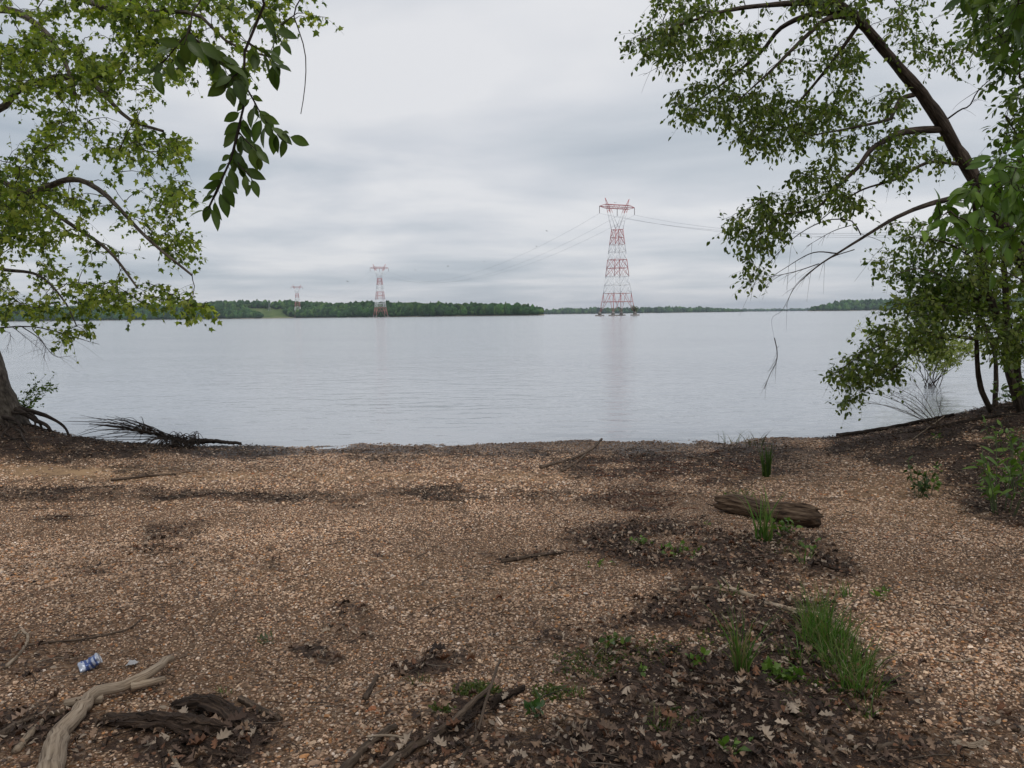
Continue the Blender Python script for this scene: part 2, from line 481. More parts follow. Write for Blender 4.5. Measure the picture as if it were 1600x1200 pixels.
SAND = [(200, 742, 260, 14, .65), (560, 745, 120, 10, .5), (760, 745, 150, 12, .45), (1400, 790, 190, 50, .35), (1180, 745, 50, 10, .7), (60, 735, 120, 10, .6), (620, 905, 300, 50, .2)]


def emask(px, py, L):
    r = np.zeros_like(px)
    for (cx, cy, rx, ry, w) in L:
        q = ((px - cx) / rx) ** 2 + ((py - cy) / ry) ** 2
        r = r + w * np.clip(1.25 - q, 0, 1)
    return np.clip(r, 0, 1.3)


def litter_at(x, y, z=None):
    z = gh(x, y) if z is None else z
    px, py = proj(x, y, z)
    wob = 26 * fbm(x * 1.6, y * 1.6, o=3, s=31)
    py2 = py + wob * np.clip((py - 600) / 300, 0.1, 1.4)
    m = emask(px + 50 * fbm(x * 1.3, y * 1.3, o=3, s=32), py2, ELL)
    m = m * (0.72 + 0.9 * fbm(x * 2.5, y * 2.5, o=4, s=33))
    hid = (y < 2.2)
    return np.where(hid, 0.8 * (0.5 + fbm(x, y, s=35)), np.clip(m, 0, 1.35)), px, py


def build_ground():
    xs = np.concatenate([[-6000, -2500, -900, -300, -100, -50, -30, -22], np.linspace(-16, -9.5, 60), np.arange(-9.4, 9.9, 0.045), np.linspace(10, 16, 60), [22, 30, 50, 100, 300, 900, 2500, 6000]])
    ys = np.concatenate([[-200, -60, -25, -12], np.linspace(-8, 1.8, 50), np.arange(1.85, 13.2, 0.042), np.linspace(13.3, 22, 40), [26, 32, 45, 80, 200, 600, 2000, 5000, 9000]])
    X, Y = np.meshgrid(xs, ys)
    Z = gh(X, Y)
    lit, px, py = litter_at(X, Y, Z)
    sand = np.clip(emask(px, py, SAND) * (0.8 + fbm(X * 2, Y * 2, s=41)), 0, 1)
    wet = 1 - sstep(0.01, 0.11, Z - WATER_Z + .03 * fbm(X * 3, Y * 3, s=47))
    Z = Z + np.where((X > -10) & (X < 10) & (Y > 1.5) & (Y < 13), 0.010 * lit * (1 + fbm(X * 14, Y * 14, o=2, s=44)), 0)
    nx, ny = len(xs), len(ys)
    idx = np.arange(nx * ny).reshape(ny, nx)
    q = np.stack([idx[:-1, :-1], idx[:-1, 1:], idx[1:, 1:], idx[1:, :-1]], -1).reshape(-1, 4)
    g = Geo().add(np.stack([X, Y, Z], -1), q, np.stack([lit, sand, wet], -1).reshape(-1, 3))
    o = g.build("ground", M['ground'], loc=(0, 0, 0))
    tag(o, "brown gravel beach sloping down to the lake", "ground", kind="structure")


build_ground()
g = Geo()
xs = np.array([-7000, -600, -60, 60, 600, 7000.0]); ys = np.array([9.0, 60, 300, 1500, 9000])
X, Y = np.meshgrid(xs, ys); idx = np.arange(X.size).reshape(X.shape)
g.add(np.stack([X, Y, X * 0 + WATER_Z], -1), np.stack([idx[:-1, :-1], idx[:-1, 1:], idx[1:, 1:], idx[1:, :-1]], -1).reshape(-1, 4))
tag(g.build("water", M['water'], loc=(0, 0, 0)), "wide calm grey lake with fine ripples", "water", kind="structure")


# ------------------------------------------------------------------ gravel, debris
def ico(sub):
    t = (1 + 5 ** .5) / 2
    v = [(-1, t, 0), (1, t, 0), (-1, -t, 0), (1, -t, 0), (0, -1, t), (0, 1, t), (0, -1, -t), (0, 1, -t), (t, 0, -1), (t, 0, 1), (-t, 0, -1), (-t, 0, 1)]
    f = [(0, 11, 5), (0, 5, 1), (0, 1, 7), (0, 7, 10), (0, 10, 11), (1, 5, 9), (5, 11, 4), (11, 10, 2), (10, 7, 6), (7, 1, 8), (3, 9, 4), (3, 4, 2), (3, 2, 6), (3, 6, 8), (3, 8, 9), (4, 9, 5), (2, 4, 11), (6, 2, 10), (8, 6, 7), (9, 8, 1)]
    v = [np.array(a, float) / np.linalg.norm(a) for a in v]
    for _ in range(sub):
        c, nf = {}, []
        def mid(a, b):
            k = (min(a, b), max(a, b))
            if k not in c:
                m = v[a] + v[b]; v.append(m / np.linalg.norm(m)); c[k] = len(v) - 1
            return c[k]
        for a, b, d in f:
            x, y, z = mid(a, b), mid(b, d), mid(d, a)
            nf += [(a, x, z), (b, y, x), (d, z, y), (x, y, z)]
        f = nf
    return np.array(v), np.array(f)


PCOL = np.array([[.46, .335, .225], [.36, .245, .155], [.42, .30, .20], [.50, .41, .31], [.36, .185, .075], [.25, .14, .075], [.17, .11, .075], [.50, .375, .25], [.30, .20, .13], [.58, .50, .41], [.08, .058, .045], [.30, .125, .055]])
PCOL = PCOL * np.array([1.28, 1.20, 1.20])
PWT = np.array([.16, .16, .15, .09, .05, .10, .08, .08, .08, .03, .10, .015]); PWT /= PWT.sum()


def rand_ground(n, y0, y1, pw=1.0):
    u = RS.rand(n) ** pw
    y = y0 + (y1 - y0) * u
    hw = 0.73 * y + 0.35
    x = (RS.rand(n) * 2 - 1) * hw
    return x, y


def pebbles(n, y0, y1, sub, smin, smax, geo, nvar=24, kscale=1.0):
    V0, F0 = ico(sub)
    # number per area even: weight by width
    y = np.sqrt(RS.rand(n) * ((y1 + .3) ** 2 - (y0 + .3) ** 2) + (y0 + .3) ** 2) - .3
    x = (RS.rand(n) * 2 - 1) * (0.73 * y + 0.35)
    z = gh(x, y)
    lit, px, py = litter_at(x, y, z)
    sd = emask(px, py, SAND)
    keep = (RS.rand(n) > lit * 0.52 + sstep(1.0, 1.3, lit)) & (RS.rand(n) > sd * 0.8) & (z > WATER_Z - 0.035)
    keep &= RS.rand(n) > .3 * sstep(.12, .38, fbm(x * .5 + 9, y * 1.2, o=3, s=78))
    x, y, z, lit = x[keep], y[keep], z[keep], lit[keep]
    n = len(x)
    var = []
    for k in range(nvar):
        q = V0 * (1 + 0.5 * fbm(V0[:, 0] * 1.3 + k * 9, V0[:, 1] * 1.3, V0[:, 2] * 1.3, o=2, s=k))[:, None]
        rk = np.random.RandomState(k)
        for _ in range(7):
            nv = norm(rk.normal(0, 1, 3)); dd = q @ nv - rk.uniform(.45, .8)
            q = q - np.maximum(dd, 0)[:, None] * nv
        var.append(q)
    var = np.array(var)[RS.randint(0, nvar, n)]
    s = smin * (smax / smin) ** (RS.rand(n) ** 1.7) * (1 + .5 * np.clip(fbm(x * .55, y * 1.3 + 4, o=3, s=79), -.4, .5))
    sc = s[:, None] * np.stack([RS.uniform(.95, 1.6, n), RS.uniform(.75, 1.15, n), RS.uniform(.45, .85, n)], -1)
    q = var * sc[:, None]
    # small tilt then yaw
    t = RS.normal(0, .28, n); ct, st = np.cos(t)[:, None], np.sin(t)[:, None]
    q = np.stack([q[..., 0] * ct - q[..., 2] * st, q[..., 1], q[..., 0] * st + q[..., 2] * ct], -1)
    t = RS.rand(n) * 6.283; ct, st = np.cos(t)[:, None], np.sin(t)[:, None]
    q = np.stack([q[..., 0] * ct - q[..., 1] * st, q[..., 0] * st + q[..., 1] * ct, q[..., 2]], -1)
    q = q + np.stack([x, y, z + s * RS.uniform(.0, .45, n)], -1)[:, None]
    c = PCOL[RS.choice(len(PCOL), n, p=PWT)] * (RS.uniform(.66, 1.25, n) * (1 + .42 * fbm(x * .7, y * .9, o=4, s=77)) * (.55 + .45 * sstep(.01, .09, z - WATER_Z)))[:, None]
    m = len(V0)
    geo.add(q.reshape(-1, 3), (F0[None] + (np.arange(n) * m)[:, None, None]).reshape(-1, 3), np.repeat(c, m, 0))


g = Geo()
pebbles(64000, 1.9, 4.3, 1, .0036, .0095, g)
pebbles(2600, 1.9, 5.5, 1, .009, .015, g)
pebbles(50, 1.9, 5.0, 2, .017, .027, g)
pebbles(120000, 4.3, 7.6, 0, .0048, .0112, g)
pebbles(95000, 7.6, 12.7, 0, .0075, .017, g)
tag(g.build("gravel", M['pebble'], smooth=False, loc=(0, 0, 0)), "loose tan and brown pebbles covering the beach", "gravel", kind="stuff")


def litter(n, y0, y1, geo, smin, smax, thr=0.25, tpl=None, dark=1.0, pale=0.12):
    y = np.sqrt(RS.rand(n) * ((y1 + .3) ** 2 - (y0 + .3) ** 2) + (y0 + .3) ** 2) - .3
    x = (RS.rand(n) * 2 - 1) * (0.73 * y + 0.35)
    z = gh(x, y); lit, px, py = litter_at(x, y, z)
    k = (lit > thr) & (RS.rand(n) < lit * 1.1) & (z > WATER_Z + 0.01)
    x, y, z = x[k], y[k], z[k]; n = len(x)
    th = RS.rand(n) * 6.283
    D = np.stack([np.cos(th), np.sin(th), RS.normal(0, .28, n)], -1)
    Nn = norm(np.stack([RS.normal(0, .42, n), RS.normal(0, .42, n), RS.choice([1, 1, -1], n) * np.ones(n)], -1))
    s = RS.uniform(smin, smax, n)
    base = np.array([[.06, .037, .027], [.10, .063, .044], [.15, .10, .07], [.03, .019, .014], [.20, .13, .085], [.12, .056, .03]])
    c = base[RS.randint(0, len(base), n)] * RS.uniform(.7, 1.3, n)[:, None] * dark
    pl = RS.rand(n) < pale
    c[pl] = np.array([.36, .28, .21]) * RS.uniform(.7, 1.2, pl.sum())[:, None]
    place(geo, tpl, np.stack([x, y, z + RS.uniform(.004, .042, n)], -1), D, Nn, s, c)


g = Geo()
litter(9500, 1.9, 6.5, g, .022, .055, .18, oakleaf(), 1.15, .08)
litter(9500, 1.9, 6.5, g, .022, .06, .18, oakleaf(1.5, -.9), 1.1, .10)
litter(500, 1.9, 4.2, g, .055, .09, .5, oakleaf(), 1.2, .3)
litter(700, 1.9, 4.2, g, .06, .095, .45, oakleaf(1.2, .9), 1.2, .3)
litter(56000, 2.0, 8.5, g, .012, .036, .12, ovate(3, .3, .5, .3), 1.25, .24)
litter(50000, 6.0, 12.6, g, .016, .045, .12, ovate(3, .3, .6, .3), .95, .10)
tag(g.build("leaf_litter", M['leaf_dead'], loc=(0, 0, 0)), "brown dead leaves lying in drifts over the gravel", "leaf litter", kind="stuff")


def bits(n, y0, y1, geo, lmin, lmax, r, thr, everywhere):
    y = np.sqrt(RS.rand(n) * ((y1 + .3) ** 2 - (y0 + .3) ** 2) + (y0 + .3) ** 2) - .3
    x = (RS.rand(n) * 2 - 1) * (0.73 * y + 0.35)
    z = gh(x, y); lit, px, py = litter_at(x, y, z)
    k = ((RS.rand(n) < (lit - thr) * 1.3) | (RS.rand(n) < everywhere)) & (z > WATER_Z + 0.005)
    x, y, z = x[k], y[k], z[k]; n = len(x)
    L = lmin * (lmax / lmin) ** (RS.rand(n) ** 2)
    th = RS.rand(n) * 6.283
    d = np.stack([np.cos(th), np.sin(th), RS.normal(0, .12, n)], -1) * L[:, None]
    p0 = np.stack([x, y, z + r + RS.uniform(0.002, .02, n)], -1)
    bend = RS.normal(0, .12, (n, 3)) * L[:, None]; bend[:, 2] = np.abs(bend[:, 2]) * .4
    u = np.linspace(-.5, .5, 4)[None, :, None]
    pts = p0[:, None] + d[:, None] * u + bend[:, None] * (1 - (2 * u) ** 2)
    rr = np.clip(r * RS.uniform(.5, 1.3, n)[:, None] * (L[:, None] / .12) ** .4, .0012, .009) * np.array([1, .95, .8, .5])
    V, Fq, ax = tubes(pts, rr, 3)
    c = np.array([[.05, .036, .028], [.10, .075, .056], [.17, .135, .105], [.028, .02, .017]])[RS.randint(0, 4, n)]
    qx, qy = proj(x, y, z); rd = RS.rand(n) < .8 * np.clip(emask(qx, qy, [(1000, 785, 100, 24, 1), (1060, 735, 170, 30, .6), (700, 735, 150, 14, .5)]), 0, 1)
    c[rd] = np.array([.15, .062, .036]) * RS.uniform(.6, 1.3, rd.sum())[:, None]
    geo.add(V, Fq, np.repeat(c, 12, 0), ax)


g = Geo()
bits(26000, 1.9, 7.0, g, .02, .24, .0020, .12, .22)
bits(26000, 7.0, 12.6, g, .04, .30, .0030, .1, .11)
bits(9000, 7.0, 10.8, g, .03, .14, .0035, .05, .0)
M['bits'] = plain_mat("twig_bits", (1, 1, 1), 0.85, 0, 30, .3, 0, .2, True)
tag(g.build("twig_debris", M['bits'], loc=(0, 0, 0)), "fine dark broken twigs scattered across the gravel", "twig debris", kind="stuff")


# ------------------------------------------------------------------ trees
def in_poly(px, py, poly):
    r = np.zeros(len(px), bool); n = len(poly)
    for i in range(n):
        x1, y1 = poly[i]; x2, y2 = poly[(i + 1) % n]
        c = ((y1 > py) != (y2 > py)) & (px < (x2 - x1) * (py - y1) / ((y2 - y1) + 1e-9) + x1)
        r ^= c
    return r


def sample_region(poly, n, d0, d1, rs, clump=0.0):
    poly = np.array(poly, float); lo, hi = poly.min(0), poly.max(0)
    out = []
    s = rs.randint(0, 999)
    while len(out) < n:
        q = lo + rs.rand(n * 3, 2) * (hi - lo)
        q = q[in_poly(q[:, 0], q[:, 1], poly)]
        if clump:
            q = q[rs.rand(len(q)) < np.clip(0.5 + clump * fbm(q[:, 0] / 55, q[:, 1] / 32, o=2, s=s) * 2, 0.02, 1)]
        out += list(q)
    return [P(a[0], a[1], rs.uniform(d0, d1)) for a in out[:n]]


def pxpts(L): return np.array([P(*p) if isinstance(p, tuple) else p for p in L])


def grow(rs, nodes, targets, arch=0.12, wob=0.1, rmax=0.018):
    """each target joins the nearest wood by a curved twig; returns (n,6,3) paths"""
    nodes = np.asarray(nodes, float)
    T = np.asarray(targets)
    d0 = np.array([np.min(np.linalg.norm(nodes - t, axis=1)) for t in T])
    buf = np.zeros((len(nodes) + 4 * len(T), 3)); k = len(nodes); buf[:k] = nodes
    paths = []
    u = np.linspace(0, 1, 6)[:, None]
    for t in T[np.argsort(d0)]:
        i = np.argmin(np.linalg.norm(buf[:k] - t, axis=1) + rs.rand(k) * 0.05)
        a = buf[i]; L = np.linalg.norm(t - a)
        if L < 0.06: continue
        c = a + (t - a) * 0.5 + rs.normal(0, wob, 3) * L + np.array([0, 0, arch * L])
        p = (1 - u) ** 2 * a + 2 * u * (1 - u) * c + u * u * t
        p[1:-1] += rs.normal(0, .02, (4, 3)) * L
        paths.append(p); buf[k:k + 4] = p[2:6]; k += 4
    return np.array(paths)


def twig_radius(paths, k=0.0055, lo=0.0018, hi=0.016):
    L = np.linalg.norm(paths[:, -1] - paths[:, 0], axis=1)
    r0 = np.clip(lo * 1.3 + k * L, lo * 1.5, hi)
    return r0[:, None] * np.linspace(1, 0.25, paths.shape[1])[None] + lo * .3


def subtwigs(rs, paths, n, lmin, lmax, spread=0.75, down=0.25):
    m = len(paths); K = paths.shape[1]
    i = np.repeat(np.arange(m), n); u = rs.uniform(.25, 1, len(i)) * (K - 1.001)
    j = u.astype(int); f = (u - j)[:, None]
    a = paths[i, j] * (1 - f) + paths[i, j + 1] * f
    t = norm(paths[i, j + 1] - paths[i, j])
    d = norm(t * .65 + rs.normal(0, spread, (len(i), 3)) * np.array([1, 1, .6]) + np.array([0, 0, -down]))
    L = rs.uniform(lmin, lmax, len(i))[:, None]
    v = np.linspace(0, 1, 4)[None, :, None]
    return a[:, None] + d[:, None] * L[:, None] * v + np.array([0, 0, -.22])[None, None] * L[:, None] * v ** 2


def put_leaves(rs, geo, paths, per, tpl, size, cols, u0=0.2, droop=0.45, spread=0.9, flat=0.7, petiole=0.25):
    m, K = len(paths), paths.shape[1]
    i = np.repeat(np.arange(m), per); n = len(i)
    u = np.clip(u0 + (1 - u0) * ((np.tile(np.arange(per), m) + rs.uniform(0, 1, n)) / per), 0, .999) * (K - 1)
    j = u.astype(int); f = (u - j)[:, None]
    a = paths[i, j] * (1 - f) + paths[i, j + 1] * f
    t = norm(paths[i, j + 1] - paths[i, j])
    d = norm(t * .5 + rs.normal(0, spread, (n, 3)) + np.array([0, 0, -droop]))
    nn = norm(np.array([0, 0, flat]) + rs.normal(0, .5, (n, 3)))
    s = size * rs.uniform(.42, 1.25, n)
    cols = np.asarray(cols, float)
    c = cols[rs.randint(0, len(cols), n)] * rs.uniform(.75, 1.25, n)[:, None]
    place(geo, tpl, a + d * (petiole * s)[:, None], d, nn, s, c)


def limb_mesh(geo, pts, r0, r1, ns=8, n=24, jag=0.12, seed=0, cap=False, pw=1.0, jf=6):
    q = spline(pts, n)
    R = r1 + (r0 - r1) * (1 - np.linspace(0, 1, n)) ** pw
    V, Fq, ax = tubes(q[None], R[None], ns, cap, jag, jf, 1.0, seed)
    geo.add(V, Fq, None, ax)
    return q


def make_tree(name, label, cat, trunk, limbs, regions, leaf, size, cols, lm, bm, seed, subn=3, per=5, sub=(.12, .34),
              group=None, bare=(), twigr=0.0055, droop=.45, down=.25, trunk_seg=14, jag=.14, flat=.7, tip_leaves=4, roots=(), root_mat=None, spread=.75, arch=.12, direct=(), clump=.9, limbf=1.0):
    rs = np.random.RandomState(seed)
    tp = pxpts(trunk[0])
    root = thing(name, label, cat, tp[0], group)
    g = Geo(); tq = limb_mesh(g, tp, trunk[1], trunk[2], trunk_seg, 60, jag, seed, pw=trunk[3] if len(trunk) > 3 else 1.0)
    g.build("trunk", bm, root)
    nodes = [tq[len(tq) // 3:]] if not limbs else [tq[len(tq) * 2 // 3:]]
    for k, (lp, r0, r1) in enumerate(limbs):
        g = Geo(); q = limb_mesh(g, pxpts(lp), r0 * limbf, r1 * limbf, 7, 26, .12, seed + k + 1)
        g.build("limb", bm, root); nodes.append(q[3:])
    for k, (lp, r0, r1) in enumerate(roots):
        g = Geo(); limb_mesh(g, np.array(lp), r0, r1, 7, 22, .3, seed + 60 + k)
        g.build("root", root_mat or bm, root)
    tg = []
    for reg in regions: tg += sample_region(reg[0], reg[1], reg[2], reg[3], rs, clump)
    tg += list(direct)
    if tg:
        paths = grow(rs, np.concatenate(nodes), tg, arch)
        st = subtwigs(rs, paths, subn, sub[0], sub[1], spread, down)
        g = Geo()
        V, Fq, ax = tubes(paths, twig_radius(paths, twigr), 4); g.add(V, Fq, None, ax)
        V, Fq, ax = tubes(st, np.full((len(st), 1), .0016) * np.array([1.2, 1, .8, .5]), 3); g.add(V, Fq, None, ax)
        for bl, r0, r1 in bare:
            bq = limb_mesh(g, pxpts(bl), r0, r1, 5, 16, .1, seed + 7)
            bl_ = np.linalg.norm(bq[-1] - bq[0])
            if bl_ > .35 and r1 > .001:
                bs = subtwigs(rs, bq[None, :, :], 9, .12 * bl_, .38 * bl_, .4, .15)
                V, Fq, ax = tubes(bs, np.full((9, 1), .0017) * np.array([1.3, 1, .8, .5]), 3); g.add(V, Fq, None, ax)
        g.build("twigs", M['twig'], root)
        g = Geo()
        put_leaves(rs, g, st, per, leaf, size, cols, .15, droop, .8, flat)
        put_leaves(rs, g, paths, tip_leaves, leaf, size, cols, .5, droop, .8, flat)
        g.build("crown", lm, root)
    return root


GREEN_SUN = [(.20, .27, .045), (.27, .335, .065), (.145, .21, .036), (.31, .35, .08), (.075, .12, .026)]
GREEN_BIRCH = [(.10, .14, .03), (.13, .17, .035), (.065, .10, .024), (.18, .21, .045)]
GREEN_DEEP = [(.065, .11, .025), (.09, .14, .03), (.13, .18, .04)]
GREEN_FRESH = [(.11, .185, .03), (.14, .215, .04), (.09, .155, .027)]
OV = ovate(3, .3, .25, .15); OVH = ovate(6, .24, .28, .22, .45); STAR = starleaf()

# --- left sweetgum with exposed roots
tb = on_ground(-8.15, 12.15)
rng = np.random.RandomState(3)
roots = []
for (dx, dy, ln, r0) in [(1.1, -.1, .25, .075), (.9, -.5, .12, .06), (.5, -.75, 0, .05), (1.35, .05, .34, .06), (-.3, -.8, 0, .05), (.1, -.9, 0, .045), (.75, -.75, 0, .03), (1.0, -.3, .2, .035), (.6, .3, .3, .05), (-.9, -.5, 0, .06)]:
    dx *= .74
    s = tb + np.array([dx * .18 - .1, dy * .18, .26])
    e = np.array([tb[0] + dx, tb[1] + dy]); ez = float(gh(e[:1], e[1:])[0]) + (ln * .35)
    m1 = s + np.array([dx * .35, dy * .35, -.15 + ln * .12]); m2 = np.array([tb[0] + dx * .8, tb[1] + dy * .8, ez + .05 + ln * .35])
    r0 *= .72
    roots.append(([s, m1 + rng.normal(0, .03, 3), m2 + rng.normal(0, .04, 3), [e[0], e[1], ez], [e[0] + dx * .1 + rng.normal(0, .06), e[1] + dy * .1, ez - .12 - ln * .6]], r0, r0 * .35))
for k in range(26):
    a = rng.uniform(-2.8, .35); R = rng.uniform(.4, 1.5)
    p0 = tb + np.array([math.cos(a) * .25, math.sin(a) * .25, .12]); pts = [p0]
    for q in (.35, .6, .8, 1.0):
        x, y = tb[0] + math.cos(a + rng.normal(0, .12)) * R * q, tb[1] + math.sin(a + rng.normal(0, .12)) * R * q
        pts.append(on_ground(x, y, .025))
    roots.append((pts, rng.uniform(.012, .04), .006))
dT = 12.15
make_tree("sweetgum_tree", "tree at the left edge with a leaning trunk and tangled bare roots over the bank", "tree",
          ([P(6, 690, dT), P(-3, 664, dT), P(-10, 645, dT), P(-23, 605, dT), P(-37, 545, dT), P(-52, 430, dT), P(-80, 270, dT - .2), P(-90, 60, dT - .4), P(-80, -180, dT - .6)], .42, .15, 2.6),
          [([(-75, 190, 12), (0, 170, 11.3), (30, 140, 11), (85, 121, 10.6), (140, 128, 10.2), (200, 185, 9.8), (255, 205, 9.5)], .05, .012),
           ([(-85, 30, 11.8), (0, 14, 11.2), (60, 40, 10.6), (100, 95, 10.0), (118, 150, 9.6)], .055, .015),
           ([(-75, 320, 12), (0, 304, 11.2), (60, 297, 10.6), (110, 280, 10.1), (160, 300, 9.7), (230, 372, 9.2), (300, 430, 9.0)], .05, .01),
           ([(-70, 262, 12), (0, 282, 11.4), (60, 316, 10.8), (110, 350, 10.3), (170, 392, 9.8), (215, 450, 9.5)], .04, .01),
           ([(-85, -120, 11.8), (60, -40, 10.6), (140, 4, 9.8), (220, 18, 9.3), (300, 20, 9.0), (330, 42, 8.8), (365, 72, 8.6), (420, 88, 8.5)], .05, .008),
           ([(-60, 400, 12), (0, 420, 11.3), (60, 430, 10.8), (100, 470, 10.4), (120, 510, 10.2)], .03, .006)],
          [([(-120, -60), (300, -60), (345, 40), (318, 105), (268, 145), (285, 205), (305, 255), (285, 320), (240, 335), (120, 330), (-120, 340)], 760, 8.6, 12),
           ([(-120, 330), (240, 330), (318, 368), (318, 392), (292, 420), (312, 478), (250, 475), (150, 480), (60, 495), (-120, 500)], 240, 8.8, 12),
           ([(300, -60), (520, -60), (518, 25), (488, 50), (420, 40), (425, 135), (400, 140), (330, 110)], 60, 8.2, 9.5),
           ([(85, 480), (140, 485), (145, 515), (115, 545), (98, 525)], 12, 9.8, 10.5), ([(250, 462), (330, 470), (325, 485), (260, 485)], 14, 8.8, 9.3)],
          STAR, .075, GREEN_SUN, M['leaf_sun'], M['bark_grey'], 11, subn=3, per=5, sub=(.12, .36), trunk_seg=22, jag=.10, roots=roots, root_mat=M['root'], droop=.7, down=.35, clump=.95, twigr=.0085, limbf=1.3,
          bare=[([(-30, 515, 11.6), (40, 510, 11.2), (85, 517, 10.9), (120, 528, 10.7), (155, 538, 10.5)], .014, .003), ([(35, 511, 11.2), (60, 528, 11), (85, 556, 10.8), (112, 556, 10.6)], .008, .002),
                ([(50, 513, 11.2), (70, 540, 11), (68, 560, 10.9)], .006, .002), ([(-20, 522, 11.5), (15, 520, 11.3), (10, 550, 11.2)], .006, .002), ([(85, 517, 10.9), (100, 525, 10.8), (100, 540, 10.7)], .005, .002), ([(20, 511, 11.3), (50, 535, 11.0), (66, 548, 10.9)], .005, .002)])

# --- right leaning river birch
bb = on_ground(7.55, 10.0)
make_tree("river_birch", "big birch leaning in from the right with a thick dark trunk over the lake", "tree",
          ([bb, P(1660, 520, 10.0), P(1612, 428, 9.95), P(1572, 362, 9.9), P(1530, 292, 9.85), P(1500, 243, 9.8), P(1470, 192, 9.7), P(1440, 146, 9.6), P(1398, 98, 9.5), P(1360, 52, 9.4), P(1328, 20, 9.3), P(1285, -8, 9.2), P(1220, -50, 9.1)], .118, .042),
          [([(1335, 24, 9.3), (1292, 30, 9.2), (1262, 54, 9.1), (1235, 80, 9.0), (1205, 110, 8.9), (1150, 160, 8.7)], .035, .006),
           ([(1330, 22, 9.3), (1270, 22, 9.4), (1220, 44, 9.5), (1190, 80, 9.6), (1130, 130, 9.7), (1070, 170, 9.8)], .04, .006),
           ([(1300, 2, 9.2), (1200, 8, 9.0), (1130, 18, 8.8), (1060, 40, 8.6), (1000, 65, 8.5)], .04, .006),
           ([(1428, 148, 9.6), (1408, 155, 9.5), (1394, 180, 9.3), (1388, 187, 9.2), (1330, 200, 9.0), (1250, 215, 8.9)], .03, .006),
           ([(1468, 202, 9.7), (1420, 205, 9.6), (1390, 215, 9.4), (1360, 235, 9.2), (1340, 262, 9.1), (1310, 290, 9.0), (1275, 325, 8.9), (1220, 335, 8.8)], .05, .007),
           ([(1497, 256, 9.8), (1450, 254, 9.7), (1400, 280, 9.5), (1340, 300, 9.4), (1280, 345, 9.3)], .025, .005),
           ([(1535, 300, 9.85), (1455, 318, 9.6), (1400, 340, 9.3), (1350, 370, 9.1), (1310, 395, 9.0), (1280, 414, 8.9), (1250, 440, 8.8)], .042, .004),
           ([(1345, 35, 9.35), (1290, 110, 9.5), (1220, 190, 9.7), (1160, 240, 9.9)], .025, .005)],
          [([(968, 72), (1010, 12), (1010, -60), (1420, -60), (1345, 30), (1300, 52), (1250, 80), (1180, 92), (1100, 108), (1035, 98)], 240, 8.3, 10.2),
           ([(1042, 148), (1130, 105), (1250, 90), (1330, 55), (1395, 112), (1425, 158), (1370, 190), (1270, 205), (1200, 245), (1172, 228), (1130, 180), (1048, 190)], 290, 8.4, 10.4),
           ([(1122, 335), (1142, 300), (1190, 305), (1270, 255), (1300, 208), (1430, 200), (1480, 250), (1440, 320), (1300, 325), (1230, 370), (1190, 400), (1165, 420), (1150, 385)], 210, 8.4, 10.2),
           ([(1375, 20), (1540, -60), (1555, 40), (1540, 120), (1500, 130), (1420, 85)], 60, 8.8, 10.4), ([(1165, 400), (1195, 415), (1180, 440), (1158, 432)], 7, 8.6, 9)],
          OV, .066, GREEN_BIRCH, M['leaf_birch'], M['bark'], 22, subn=3, per=5, sub=(.1, .32), droop=.75, down=.4, jag=.2,
          bare=[([(1345, 367, 9.1), (1330, 345, 9.0), (1290, 345, 9.0), (1240, 372, 8.9), (1190, 425, 8.8), (1175, 450, 8.8)], .008, .0025),
                ([(1330, 352, 9.0), (1300, 362, 9.0), (1260, 385, 8.9)], .005, .002), ([(1310, 396, 9.0), (1270, 395, 8.9), (1225, 420, 8.8), (1195, 440, 8.8)], .008, .002),
                ([(1280, 412, 8.9), (1240, 425, 8.9), (1190, 435, 8.8)], .006, .002), ([(1335, 390, 9.05), (1300, 402, 9), (1265, 425, 8.9), (1240, 450, 8.85), (1228, 480, 8.8)], .006, .0018),
                ([(1250, 440, 8.8), (1238, 455, 8.8), (1222, 485, 8.8), (1206, 498, 8.8), (1210, 530, 8.8)], .0030, .0007),
                ([(1210, 528, 8.8), (1214, 548, 8.8), (1213, 565, 8.8), (1203, 585, 8.8), (1194, 608, 8.8)], .006, .0025), ([(1214, 560, 8.8), (1203, 577, 8.8), (1199, 580, 8.8)], .003, .001), ([(1213, 545, 8.8), (1218, 540, 8.8)], .003, .001),
                ([(1100, 88, 9), (1065, 98, 9), (1030, 105, 9), (1005, 118, 9)], .005, .0015), ([(1055, 98, 9), (1052, 120, 9), (1048, 130, 9)], .003, .001),
                ([(1475, 190, 9.7), (1500, 172, 9.6), (1515, 165, 9.5), (1530, 140, 9.4), (1570, 105, 9.2)], .012, .003), ([(1530, 140, 9.4), (1500, 160, 9.4), (1488, 172, 9.4)], .004, .001),
                ([(1440, 260, 9.6), (1420, 245, 9.5), (1400, 262, 9.4), (1385, 300, 9.3)], .004, .0015), ([(1345, 365, 9.1), (1380, 380, 9), (1365, 400, 9), (1335, 440, 9)], .003, .001)])


# --- young trees on the right bank
def gp(px, py, dx=0): return G(px, py)


